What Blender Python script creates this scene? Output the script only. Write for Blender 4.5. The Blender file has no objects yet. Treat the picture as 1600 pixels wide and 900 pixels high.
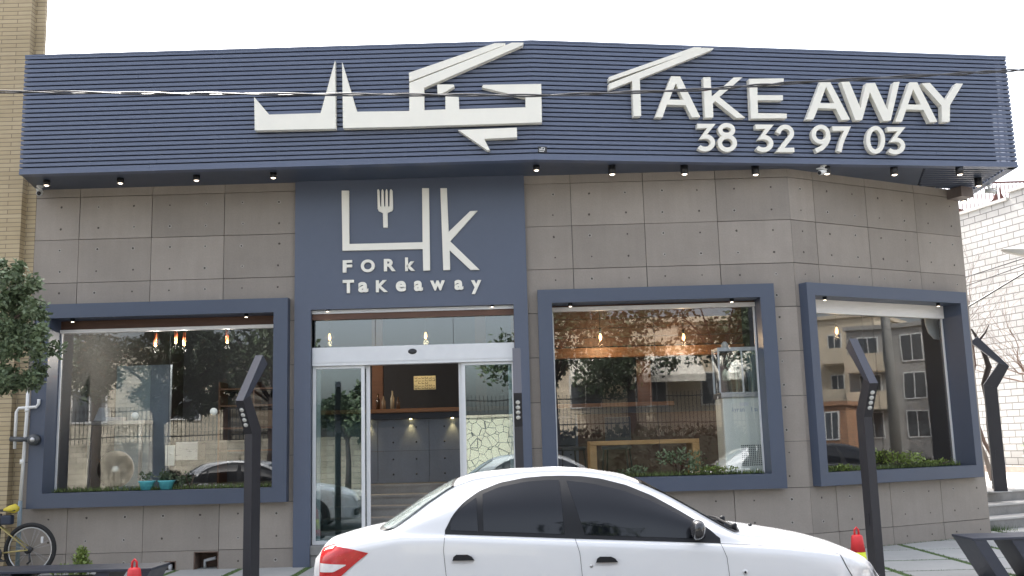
import bpy, bmesh, math, random
from mathutils import Vector, Matrix
from mathutils.geometry import tessellate_polygon
random.seed(7)
SC = bpy.context.scene
COL = SC.collection
PI = math.pi
R = math.radians

# ------------------------------------------------------------ camera, sky, sun, exposure
YAW, PITCH, ROLL = .0041, .1551, .0275
cam_d = bpy.data.cameras.new('camera')
cam = bpy.data.objects.new('camera', cam_d); COL.objects.link(cam)
cam_d.sensor_width = 36; cam_d.lens = 1544.538/1600*36
cam_d.clip_start = .05; cam_d.clip_end = 2000
M = (Matrix.Rotation(YAW, 3, 'Z') @ Matrix.Rotation(PITCH, 3, 'X') @ Matrix.Rotation(ROLL, 3, 'Y'))
rot = Matrix((M.col[0], M.col[2], -M.col[1])).transposed()
cam.matrix_world = Matrix.Translation((0, -13.2723, 1.5236)) @ rot.to_4x4()
SC.camera = cam

SUN_EL, SUN_AZ = R(54), R(-29)          # azimuth from +Y towards +X
world = bpy.data.worlds.new('World'); SC.world = world; world.use_nodes = True
nt = world.node_tree; nt.nodes.clear()
sky = nt.nodes.new('ShaderNodeTexSky'); sky.sky_type = 'NISHITA'; sky.sun_disc = False
sky.sun_elevation = SUN_EL; sky.sun_rotation = SUN_AZ
sky.air_density = 1.0; sky.dust_density = 6.0; sky.ozone_density = .6
bg = nt.nodes.new('ShaderNodeBackground'); bg.inputs[1].default_value = .15
wo = nt.nodes.new('ShaderNodeOutputWorld')
hs = nt.nodes.new('ShaderNodeHueSaturation'); hs.inputs['Saturation'].default_value = .45    # thin bright haze
nt.links.new(sky.outputs[0], hs.inputs['Color']); nt.links.new(hs.outputs[0], bg.inputs[0]); nt.links.new(bg.outputs[0], wo.inputs[0])
sun_d = bpy.data.lights.new('sun', 'SUN'); sun_d.energy = 2.2; sun_d.angle = R(.6); sun_d.color = (1, .95, .87)
sun = bpy.data.objects.new('sun', sun_d); COL.objects.link(sun)
sdir = Vector((math.sin(SUN_AZ)*math.cos(SUN_EL), math.cos(SUN_AZ)*math.cos(SUN_EL), math.sin(SUN_EL)))
sun.rotation_euler = sdir.to_track_quat('Z', 'Y').to_euler()
sun.location = (0, 0, 30)
vs = SC.view_settings
vs.view_transform = 'Standard'; vs.look = 'None'; vs.gamma = 1; vs.use_curve_mapping = False
vs.exposure = 2.05
SC.cycles.max_bounces = 8; SC.cycles.transparent_max_bounces = 16
SC.cycles.glossy_bounces = 4; SC.cycles.diffuse_bounces = 3

# ------------------------------------------------------------ materials
def newmat(name):
    m = bpy.data.materials.new(name); m.use_nodes = True
    t = m.node_tree; t.nodes.clear()
    out = t.nodes.new('ShaderNodeOutputMaterial'); b = t.nodes.new('ShaderNodeBsdfPrincipled')
    t.links.new(b.outputs[0], out.inputs[0]); return m, t, b, out
def N(t, kind, **kw):
    n = t.nodes.new(kind)
    for k, v in kw.items():
        if k in n.inputs.keys(): n.inputs[k].default_value = v
        else: setattr(n, k, v)
    return n
def coords(t, scale=(1, 1, 1), rz=0, kind='Object'):
    c = t.nodes.new('ShaderNodeTexCoord'); mp = t.nodes.new('ShaderNodeMapping')
    mp.inputs['Scale'].default_value = scale; mp.inputs['Rotation'].default_value = (0, 0, rz)
    t.links.new(c.outputs[kind], mp.inputs[0]); return mp.outputs[0]
def mat(name, col, rough=.6, metal=0, var=.12, scale=6, bump=0, bscale=60, coat=0, spec=.5, stretch=(1, 1, 1), rvar=.1):
    m, t, b, out = newmat(name)
    v = coords(t, stretch)
    no = N(t, 'ShaderNodeTexNoise', Scale=scale, Detail=6.0, Roughness=.6); t.links.new(v, no.inputs['Vector'])
    n2 = N(t, 'ShaderNodeTexNoise', Scale=scale*7, Detail=4.0); t.links.new(v, n2.inputs['Vector'])
    ad = N(t, 'ShaderNodeMath', operation='MULTIPLY_ADD'); ad.inputs[1].default_value = .35
    t.links.new(n2.outputs[0], ad.inputs[0]); t.links.new(no.outputs[0], ad.inputs[2])
    rp = N(t, 'ShaderNodeMapRange'); rp.inputs[1].default_value = .35; rp.inputs[2].default_value = 1.0
    rp.inputs[3].default_value = 1-var; rp.inputs[4].default_value = 1+var
    t.links.new(ad.outputs[0], rp.inputs[0])
    mx = N(t, 'ShaderNodeMix', data_type='RGBA', blend_type='MULTIPLY'); mx.inputs[0].default_value = 1
    mx.inputs[6].default_value = (*col, 1); t.links.new(rp.outputs[0], mx.inputs[7])
    t.links.new(mx.outputs[2], b.inputs['Base Color'])
    rr = N(t, 'ShaderNodeMapRange'); rr.inputs[3].default_value = max(.02, rough-rvar); rr.inputs[4].default_value = min(1, rough+rvar)
    t.links.new(no.outputs[0], rr.inputs[0]); t.links.new(rr.outputs[0], b.inputs['Roughness'])
    b.inputs['Metallic'].default_value = metal; b.inputs['Specular IOR Level'].default_value = spec
    b.inputs['Coat Weight'].default_value = coat; b.inputs['Coat Roughness'].default_value = .03
    if bump:
        n3 = N(t, 'ShaderNodeTexNoise', Scale=bscale, Detail=5.0); t.links.new(v, n3.inputs['Vector'])
        bp = N(t, 'ShaderNodeBump', Strength=bump, Distance=.01); t.links.new(n3.outputs[0], bp.inputs['Height'])
        t.links.new(bp.outputs[0], b.inputs['Normal'])
    return m
def emat(name, col, e):
    m, t, b, out = newmat(name); b.inputs['Base Color'].default_value = (*col, 1)
    b.inputs['Emission Color'].default_value = (*col, 1); b.inputs['Emission Strength'].default_value = e
    return m
def glassmat(name, tint=(.8, .85, .86), base=.04, mul=1.7, rough=0.0):
    m, t, b, out = newmat(name); t.nodes.remove(b)
    tr = N(t, 'ShaderNodeBsdfTransparent', Color=(*tint, 1)); gl = N(t, 'ShaderNodeBsdfGlossy', Roughness=rough)
    gl.inputs['Color'].default_value = (.95, .97, 1, 1)
    ge = t.nodes.new('ShaderNodeNewGeometry'); dt = N(t, 'ShaderNodeVectorMath', operation='DOT_PRODUCT')     # Schlick, the same from both sides
    t.links.new(ge.outputs['Normal'], dt.inputs[0]); t.links.new(ge.outputs['Incoming'], dt.inputs[1])
    ab = N(t, 'ShaderNodeMath', operation='ABSOLUTE'); t.links.new(dt.outputs['Value'], ab.inputs[0])
    iv = N(t, 'ShaderNodeMath', operation='SUBTRACT'); iv.inputs[0].default_value = 1; t.links.new(ab.outputs[0], iv.inputs[1])
    pw = N(t, 'ShaderNodeMath', operation='POWER'); pw.inputs[1].default_value = 5; t.links.new(iv.outputs[0], pw.inputs[0])
    fr = N(t, 'ShaderNodeMath', operation='MULTIPLY_ADD'); fr.inputs[1].default_value = .96; fr.inputs[2].default_value = .04; t.links.new(pw.outputs[0], fr.inputs[0])
    ma = N(t, 'ShaderNodeMath', operation='MULTIPLY_ADD', use_clamp=True); ma.inputs[1].default_value = mul; ma.inputs[2].default_value = base
    # very slight waviness of large panes
    v = coords(t, (1, 1, 1)); no = N(t, 'ShaderNodeTexNoise', Scale=1.3, Detail=1.0); t.links.new(v, no.inputs['Vector'])
    bp = N(t, 'ShaderNodeBump', Strength=.012, Distance=.05); t.links.new(no.outputs[0], bp.inputs['Height'])
    t.links.new(bp.outputs[0], gl.inputs['Normal'])
    mx = t.nodes.new('ShaderNodeMixShader'); t.links.new(fr.outputs[0], ma.inputs[0]); t.links.new(ma.outputs[0], mx.inputs[0])
    t.links.new(tr.outputs[0], mx.inputs[1]); t.links.new(gl.outputs[0], mx.inputs[2]); t.links.new(mx.outputs[0], out.inputs[0])
    return m
def panelmat(name, col):
    m, t, b, out = newmat(name)
    at = N(t, 'ShaderNodeAttribute', attribute_name='tone')
    v = coords(t, (1, 1, 1))
    no = N(t, 'ShaderNodeTexNoise', Scale=1.6, Detail=7.0, Roughness=.65); t.links.new(v, no.inputs['Vector'])
    n2 = N(t, 'ShaderNodeTexNoise', Scale=45.0, Detail=4.0); t.links.new(v, n2.inputs['Vector'])
    vs_ = coords(t, (5, 5, .5)); n3 = N(t, 'ShaderNodeTexNoise', Scale=2.2, Detail=5.0); t.links.new(vs_, n3.inputs['Vector'])
    def rng(src, a, c_):
        r = N(t, 'ShaderNodeMapRange'); r.inputs[1].default_value = .3; r.inputs[2].default_value = .7
        r.inputs[3].default_value = a; r.inputs[4].default_value = c_; t.links.new(src, r.inputs[0]); return r.outputs[0]
    def mul(a, c_):
        x = N(t, 'ShaderNodeMath', operation='MULTIPLY'); t.links.new(a, x.inputs[0]); t.links.new(c_, x.inputs[1]); return x.outputs[0]
    f = mul(mul(rng(no.outputs[0], .91, 1.07), rng(n2.outputs[0], .96, 1.04)), rng(n3.outputs[0], .965, 1.03))
    f = mul(f, at.outputs['Fac'])
    mx = N(t, 'ShaderNodeMix', data_type='RGBA', blend_type='MULTIPLY'); mx.inputs[0].default_value = 1
    mx.inputs[6].default_value = (*col, 1); t.links.new(f, mx.inputs[7])
    t.links.new(mx.outputs[2], b.inputs['Base Color'])
    b.inputs['Roughness'].default_value = .8
    bp = N(t, 'ShaderNodeBump', Strength=.12, Distance=.01); t.links.new(n2.outputs[0], bp.inputs['Height']); t.links.new(bp.outputs[0], b.inputs['Normal'])
    return m
def brickmat(name, c1, c2, mortar, bw, bh, ms, axis='xz', rough=.8, off=.5, bias=0, bump=.5, stain=.15):
    m, t, b, out = newmat(name)
    c = t.nodes.new('ShaderNodeTexCoord'); sp = t.nodes.new('ShaderNodeSeparateXYZ'); cb = t.nodes.new('ShaderNodeCombineXYZ')
    t.links.new(c.outputs['Object'], sp.inputs[0])
    t.links.new(sp.outputs['XYZ'.index(axis[0].upper())], cb.inputs[0]); t.links.new(sp.outputs['XYZ'.index(axis[1].upper())], cb.inputs[1])
    br = N(t, 'ShaderNodeTexBrick', offset=off); br.inputs['Color1'].default_value = (*c1, 1); br.inputs['Color2'].default_value = (*c2, 1)
    br.inputs['Mortar'].default_value = (*mortar, 1); br.inputs['Scale'].default_value = 1; br.inputs['Mortar Size'].default_value = ms
    br.inputs['Brick Width'].default_value = bw; br.inputs['Row Height'].default_value = bh; br.inputs['Bias'].default_value = bias
    t.links.new(cb.outputs[0], br.inputs['Vector'])
    no = N(t, 'ShaderNodeTexNoise', Scale=.9, Detail=8.0, Roughness=.65); t.links.new(c.outputs['Object'], no.inputs['Vector'])
    rp = N(t, 'ShaderNodeMapRange'); rp.inputs[1].default_value = .3; rp.inputs[2].default_value = .7
    rp.inputs[3].default_value = 1-stain; rp.inputs[4].default_value = 1+stain*.5; t.links.new(no.outputs[0], rp.inputs[0])
    mx = N(t, 'ShaderNodeMix', data_type='RGBA', blend_type='MULTIPLY'); mx.inputs[0].default_value = 1
    t.links.new(br.outputs[0], mx.inputs[6]); t.links.new(rp.outputs[0], mx.inputs[7]); t.links.new(mx.outputs[2], b.inputs['Base Color'])
    b.inputs['Roughness'].default_value = rough
    if bump:
        iv = N(t, 'ShaderNodeMath', operation='SUBTRACT'); iv.inputs[0].default_value = 1; t.links.new(br.outputs['Fac'], iv.inputs[1])
        bp = N(t, 'ShaderNodeBump', Strength=bump, Distance=.01); t.links.new(iv.outputs[0], bp.inputs['Height']); t.links.new(bp.outputs[0], b.inputs['Normal'])
    return m

BLUE = (.062, .078, .116)
m_slat = mat('haze_pale_slat_blue', (.102, .125, .190), .42, 0, .06, 3, spec=.5, stretch=(1, 1, 1))  # paler than the frames: flare haze put into the colour
m_portal = mat('flare_pale_portal_blue', (.082, .100, .145), .45, 0, .06, 2)  # frame blue made lighter to carry the flare over the portal
m_blue = mat('blue_panel_paint', BLUE, .45, 0, .06, 2)
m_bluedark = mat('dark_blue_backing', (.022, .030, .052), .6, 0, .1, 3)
m_soffit = mat('blue_soffit_paint', (.062, .078, .115), .4, 0, .06, 2)
m_panel = panelmat('concrete_panel', (.285, .252, .220))
m_hole = mat('tie_hole', (.07, .06, .05), .9, 0, .3, 80)
m_core = mat('wall_core', (.05, .05, .05), .9)
m_sign = mat('cream_sign_face', (.80, .775, .69), .5, 0, .03, 4)
m_alu = mat('white_aluminium', (.66, .67, .68), .35, 0, .04, 10)
m_rail = mat('pale_shutter_rail', (.78, .75, .72), .45, 0, .08, 12, stretch=(.3, 1, 8))
m_black = mat('black_metal', (.018, .018, .020), .4, 0, .1, 8)
m_post = mat('charcoal_post_paint', (.022, .021, .026), .5, 0, .12, 9)
m_bench = mat('dark_steel_paint', (.030, .034, .050), .45, 0, .12, 9)
m_glass = glassmat('shop_glass', (.90, .92, .93), .025, 1.25)
m_doorglass = glassmat('door_glass', (.72, .79, .79), .06, 1.8)
m_lampglow = emat('warm_lamp', (1, .84, .66), 1.6)
m_bulb = emat('pendant_bulb', (1, .50, .16), 2.2)
m_lens = mat('led_lens', (.55, .55, .52), .25)
m_white = mat('white_plastic', (.72, .72, .70), .4, 0, .05, 8)
m_int = mat('dark_interior_paint', (.050, .056, .072), .7, 0, .15, 2)
m_intfloor = mat('interior_floor', (.16, .155, .15), .5, 0, .2, 3)
m_ceil = mat('interior_ceiling', (.06, .06, .065), .8)
m_counter = panelmat('dark_counter_panel', (.16, .18, .22))
m_wood = mat('warm_wood', (.22, .105, .05), .5, 0, .35, 3, stretch=(1, 6, 14))
m_woodl = mat('light_wood', (.60, .34, .13), .5, 0, .22, 3, stretch=(1, 8, 14))
m_woodd = mat('brown_wood', (.11, .055, .036), .6, 0, .3, 3, stretch=(1, 6, 12))
m_concrete = mat('cast_concrete', (.30, .295, .28), .85, 0, .18, 3, bump=.3)
m_step = mat('grey_stone_step', (.22, .215, .205), .85, 0, .25, 5, bump=.3)
m_slab = mat('pavement_slab', (.40, .40, .38), .85, 0, .16, 2.2, bump=.25, bscale=90)
m_road = mat('asphalt', (.055, .055, .056), .9, 0, .25, 2, bump=.5, bscale=120)
m_ground = mat('ground_earth', (.16, .14, .11), .95, 0, .3, 1)
m_grass = mat('grass_blade', (.075, .13, .035), .8, 0, .45, 9)
m_moss = mat('moss_mat', (.11, .15, .05), .9, 0, .5, 30, bump=.8)
m_leaf = mat('leaf_green', (.115, .155, .080), .55, 0, .55, 5)
m_leafl = mat('leaf_yellow_green', (.17, .23, .05), .55, 0, .4, 14)
m_leafd = mat('leaf_dark', (.055, .080, .038), .6, 0, .6, 2)
m_bark = mat('bark', (.085, .062, .048), .9, 0, .35, 12, bump=.8)
m_barkd = mat('dark_bark', (.040, .030, .027), .9, 0, .35, 12, bump=.8)
m_car = mat('white_car_paint', (.66, .67, .685), .25, 0, .012, 2, coat=.5, rvar=.02)
m_cardark = mat('dark_grey_car_paint', (.03, .032, .036), .22, 0, .02, 2, coat=.8, rvar=.02)
m_tint = mat('tinted_glass', (.004, .005, .008), .03, 0, .02, 2, spec=.45, rvar=.01)
m_rearglass = mat('sky_pale_rear_glass', (.24, .27, .26), .08, 0, .55, 24, spec=.8, rvar=.02)  # opaque; pale mottled colour paints the sky's reflection
m_trim = mat('black_trim', (.014, .015, .018), .5, 0, .08, 12, spec=.25)
m_seam = mat('seam_shadow', (.02, .02, .02), .8)
m_red = mat('red_lamp_plastic', (.42, .006, .008), .25, 0, .25, 20, coat=.25)
m_clear = mat('clear_lamp_plastic', (.62, .62, .62), .10, 0, .12, 25, coat=1)
m_tyre = mat('tyre_rubber', (.018, .018, .018), .85)
m_rim = mat('silver_rim', (.55, .55, .55), .3, .8)
m_conered = mat('cone_red', (.62, .03, .035), .5, 0, .12, 9)
m_coneyel = mat('cone_yellow', (.62, .68, .02), .5, 0, .08, 9)
m_cyan = mat('cyan_plastic', (.10, .42, .46), .4, 0, .1, 20)
m_steel = mat('brushed_steel', (.50, .50, .50), .3, .8, .08, 10, stretch=(1, 1, 12))
m_cream = mat('cream_enamel', (.78, .79, .70), .45, 0, .06, 5)
m_buff = brickmat('buff_brick', (.42, .335, .205), (.48, .39, .25), (.22, .17, .115), .42, .060, .005, 'xz', bump=.5, stain=.15)
m_block = brickmat('white_block', (.40, .395, .385), (.47, .465, .45), (.17, .165, .16), .40, .165, .012, 'xz', bump=.6, stain=.12)
m_stone = brickmat('pale_stone', (.50, .46, .36), (.62, .57, .46), (.25, .22, .17), .5, .2, .008, 'xz', stain=.3)
m_hedge = mat('hedge_leaf', (.030, .034, .018), .7, 0, .5, 3)
def crazymat():
    m, t, b, out = newmat('crazy_paving')
    v = coords(t, (1, 1, 1)); vo = N(t, 'ShaderNodeTexVoronoi', feature='DISTANCE_TO_EDGE', distance='CHEBYCHEV'); vo.inputs['Scale'].default_value = 3.2; t.links.new(v, vo.inputs['Vector'])
    cr = t.nodes.new('ShaderNodeValToRGB'); cr.color_ramp.elements[0].position = .02; cr.color_ramp.elements[0].color = (.05, .05, .045, 1); cr.color_ramp.elements[1].position = .035; cr.color_ramp.elements[1].color = (.66, .64, .50, 1)
    t.links.new(vo.outputs[0], cr.inputs[0]); t.links.new(cr.outputs[0], b.inputs['Base Color']); b.inputs['Roughness'].default_value = .8; return m
m_crazy = crazymat()
m_terrace = mat('terrace_tile', (.50, .49, .47), .7, 0, .08, 2)
m_brownmetal = mat('brown_railing', (.14, .055, .045), .6, 0, .2, 5)
m_cable = mat('cable', (.05, .05, .055), .35, 0, .1, 20)
m_grey = mat('grey_pipe', (.52, .53, .54), .5, 0, .15, 12)
m_yellow = mat('yellow_vinyl', (.62, .50, .05), .5, 0, .1, 20)
m_copper = mat('copper_tube', (.60, .16, .07), .3, .5)
m_beige = mat('beige_render', (.64, .55, .42), .85, 0, .2, 1)
m_awning = mat('white_awning', (.70, .66, .58), .8)
m_windowdark = mat('dark_window', (.09, .10, .11), .15, 0, .1, 4)

# ------------------------------------------------------------ mesh builder
class MB:
    def __init__(s): s.v = []; s.f = []; s.mi = []; s.sm = []; s.tone = []; s.cur = 0; s.ct = 1.0
    def add(s, vs_, fs, smooth=False):
        o = len(s.v); s.v += [tuple(p) for p in vs_]
        for f in fs: s.f.append(tuple(i+o for i in f)); s.mi.append(s.cur); s.sm.append(smooth); s.tone.append(s.ct)
        return s
    def box(s, x0, x1, y0, y1, z0, z1, T=None):
        P = [(x, y, z) for z in (z0, z1) for y in (y0, y1) for x in (x0, x1)]
        if T: P = [T(*p) for p in P]
        return s.add(P, [(0, 2, 3, 1), (4, 5, 7, 6), (0, 1, 5, 4), (2, 6, 7, 3), (0, 4, 6, 2), (1, 3, 7, 5)])
    def cbox(s, x0, x1, y0, y1, z0, z1, b=.01, T=None):    # box with chamfered edges
        bm = bmesh.new(); bmesh.ops.create_cube(bm, size=1)
        for v in bm.verts: v.co = Vector(((x0+x1)/2+v.co.x*(x1-x0), (y0+y1)/2+v.co.y*(y1-y0), (z0+z1)/2+v.co.z*(z1-z0)))
        bmesh.ops.bevel(bm, geom=bm.edges[:], offset=b, segments=2, profile=.5, affect='EDGES')
        bm.verts.index_update(); P = [tuple(v.co) for v in bm.verts]; F = [tuple(v.index for v in f.verts) for f in bm.faces]; bm.free()
        if T: P = [T(*p) for p in P]
        return s.add(P, F)
    def prism(s, polys, d0, d1, T):                        # polys: outer (+ holes) of (u, z); T(u, d, z)
        polys = [list(p) for p in polys]
        flat = [p for q in polys for p in q]; n = len(flat)
        tri = tessellate_polygon([[Vector((a, b, 0)) for a, b in q] for q in polys])
        V = [T(a, d1, b) for a, b in flat]+[T(a, d0, b) for a, b in flat]
        F = []
        for t3 in tri:
            a, b, c = t3; F.append((a, b, c)); F.append((c+n, b+n, a+n))
        o = 0
        for q in polys:
            k = len(q)
            for i in range(k): j = (i+1) % k; F.append((o+i, o+j, o+j+n, o+i+n))
            o += k
        return s.add(V, F)
    def tube(s, pts, r, seg=10, caps=True, smooth=True):
        pts = [Vector(p) for p in pts]; rr = r if isinstance(r, (list, tuple)) else [r]*len(pts)
        V = []; F = []; up = Vector((0, 0, 1)); pn = None
        for i, p in enumerate(pts):
            d = (pts[min(i+1, len(pts)-1)]-pts[max(i-1, 0)]).normalized()
            a = d.cross(up if pn is None else pn)
            if a.length < 1e-4: a = d.cross(Vector((1, 0, 0)))
            a.normalize(); b = a.cross(d).normalized(); pn = b
            for k in range(seg):
                t_ = 2*PI*k/seg; V.append(p+(a*math.cos(t_)+b*math.sin(t_))*rr[i])
        for i in range(len(pts)-1):
            for k in range(seg): F.append((i*seg+k, i*seg+(k+1) % seg, (i+1)*seg+(k+1) % seg, (i+1)*seg+k))
        if caps: F.append(tuple(range(seg-1, -1, -1))); F.append(tuple(range((len(pts)-1)*seg, len(pts)*seg)))
        return s.add(V, F, smooth)
    def lathe(s, prof, c=(0, 0, 0), seg=24, T=None, smooth=True):   # prof: (r, z)
        V = []; F = []
        for r_, z_ in prof:
            for k in range(seg): V.append((c[0]+r_*math.cos(2*PI*k/seg), c[1]+r_*math.sin(2*PI*k/seg), c[2]+z_))
        for i in range(len(prof)-1):
            for k in range(seg): F.append((i*seg+k, i*seg+(k+1) % seg, (i+1)*seg+(k+1) % seg, (i+1)*seg+k))
        F.append(tuple(range(seg-1, -1, -1))); F.append(tuple(range((len(prof)-1)*seg, len(prof)*seg)))
        if T: V = [T(*p) for p in V]
        return s.add(V, F, smooth)
    def build(s, name, mats, parent=None, kind=None):
        me = bpy.data.meshes.new(name); me.from_pydata(s.v, [], s.f)
        for m in (mats if isinstance(mats, (list, tuple)) else [mats]): me.materials.append(m)
        me.polygons.foreach_set('material_index', s.mi); me.polygons.foreach_set('use_smooth', s.sm)
        if True:
            a = me.attributes.new('tone', 'FLOAT', 'FACE'); a.data.foreach_set('value', s.tone)
        me.update(); me.validate()
        bm = bmesh.new(); bm.from_mesh(me); bmesh.ops.recalc_face_normals(bm, faces=bm.faces[:]); bm.to_mesh(me); bm.free()
        o = bpy.data.objects.new(name, me); COL.objects.link(o)
        if parent: o.parent = parent
        if kind: o['kind'] = kind
        return o
def tag(o, label, cat, group=None, kind=None):
    o['label'] = label; o['category'] = cat
    if group: o['group'] = group
    if kind: o['kind'] = kind
    return o
def thing(name, label, cat, loc=(0, 0, 0), rz=0, group=None):
    o = bpy.data.objects.new(name, None); COL.objects.link(o); o.empty_display_size = .2
    o.location = loc; o.rotation_euler = (0, 0, rz); return tag(o, label, cat, group)
def copy_tree(root, loc=None, rz=None, label=None, swap=None):
    def cp(o, par):
        c = o.copy(); COL.objects.link(c)
        if par: c.parent = par
        if swap and o.type == 'MESH':
            me = o.data.copy(); c.data = me
            for i, m in enumerate(me.materials):
                if m in swap: me.materials[i] = swap[m]
        for ch in list(o.children): cp(ch, c)
        return c
    r = cp(root, None)
    if loc: r.location = loc
    if rz is not None: r.rotation_euler = (0, 0, rz)
    if label: r['label'] = label
    return r
def frame2(P, Q):                                          # T(u, d, z): u along P-Q, d outward (towards the street)
    dx, dy = Q[0]-P[0], Q[1]-P[1]; L_ = math.hypot(dx, dy); dx /= L_; dy /= L_
    return lambda u, d, z: (P[0]+dx*u+dy*d, P[1]+dy*u-dx*d, z)
def cells(x0, x1, z0, z1, holes):
    xs = sorted({x0, x1, *[h[i] for h in holes for i in (0, 1) if x0 < h[i] < x1]})
    zs = sorted({z0, z1, *[h[i] for h in holes for i in (2, 3) if z0 < h[i] < z1]})
    for a, b in zip(xs, xs[1:]):
        for c, d in zip(zs, zs[1:]):
            mx_, mz = (a+b)/2, (c+d)/2
            if not any(h[0] < mx_ < h[1] and h[2] < mz < h[3] for h in holes): yield a, b, c, d
def cm(seq, t):                                            # catmull-rom through a list of tuples
    n = len(seq)-1; i = min(int(t), n-1); f = t-i
    p = [seq[max(i-1, 0)], seq[i], seq[i+1], seq[min(i+2, n)]]
    return tuple(.5*(2*b+(c-a)*f+(2*a-5*b+4*c-d)*f*f+(3*b-a-3*c+d)*f**3) for a, b, c, d in zip(*p))
def lerp_tab(tab, x):
    if x <= tab[0][0]: return tab[0][1]
    for (a, va), (b, vb) in zip(tab, tab[1:]):
        if x <= b: return va+(vb-va)*(x-a)/(b-a)
    return tab[-1][1]
PERSIAN = [[(3.078,6.066),(3.277,5.82),(3.946,5.82),(4.133,6.532),(4.144,5.604),(3.092,5.613)],[(4.226,6.511),(4.418,5.824),(5.1,5.813),(5.104,6.192),(6.458,6.706),(6.609,6.701),(6.596,6.667),(5.296,6.123),(5.292,5.818),(5.569,5.82),(5.572,5.997),(5.744,5.984),(5.746,5.817),(6.608,5.817),(6.612,5.947),(6.049,6.105),(6.067,6.138),(6.823,6.128),(6.816,5.608),(5.11,5.603),(4.238,5.609)],[(5.1,6.333),(6.231,6.705),(6.37,6.701),(6.357,6.674),(5.104,6.213)],[(5.467,6.162),(5.68,6.155),(5.692,6.129),(5.527,6.037),(5.47,6.034)],[(5.731,5.538),(6.489,5.546),(6.49,5.417),(6.063,5.409),(6.134,5.256),(6.097,5.257)]]
TAKE = [('t_bar',[[(1.002,6.254),(2.195,6.71),(2.3,6.711),(2.288,6.685),(1.0,6.197)]]),('t',[[(0.999,6.163),(2.319,6.706),(2.477,6.706),(2.448,6.68),(1.421,6.244),(1.415,5.729),(1.313,5.722),(1.314,6.209),(0.995,6.077)]]),('a',[[(1.606,5.718),(1.855,6.291),(1.978,6.29),(2.225,5.732),(2.109,5.725),(2.032,5.893),(1.773,5.894),(1.705,5.716)],[(1.813,5.964),(2.005,5.966),(1.914,6.194)]]),('k',[[(2.3,6.287),(2.402,6.295),(2.403,6.023),(2.727,6.299),(2.85,6.303),(2.507,6.019),(2.852,5.737),(2.727,5.732),(2.448,5.96),(2.412,5.925),(2.407,5.732),(2.293,5.724)]]),('e',[[(2.942,6.285),(3.439,6.307),(3.433,6.235),(3.056,6.208),(3.046,6.058),(3.409,6.065),(3.404,5.996),(3.043,5.987),(3.038,5.806),(3.445,5.808),(3.44,5.744),(2.933,5.728)]]),('a',[[(3.715,5.732),(3.975,6.291),(4.097,6.297),(4.351,5.746),(4.228,5.736),(4.157,5.896),(3.902,5.897),(3.821,5.734)],[(3.937,5.969),(4.141,5.97),(4.041,6.204)]]),('w',[[(4.262,6.287),(4.379,6.302),(4.517,5.912),(4.63,6.269),(4.762,6.28),(4.91,5.898),(5.041,6.297),(5.129,6.304),(4.945,5.745),(4.836,5.738),(4.675,6.142),(4.527,5.743),(4.428,5.736)]]),('a',[[(5.013,5.729),(5.279,6.304),(5.392,6.307),(5.637,5.743),(5.524,5.733),(5.448,5.908),(5.191,5.909),(5.112,5.732)],[(5.223,5.982),(5.416,5.982),(5.322,6.203)]]),('y',[[(5.456,6.292),(5.581,6.303),(5.788,6.057),(5.973,6.306),(6.08,6.304),(5.851,5.986),(5.821,5.747),(5.707,5.74),(5.724,5.975)]])]
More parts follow.
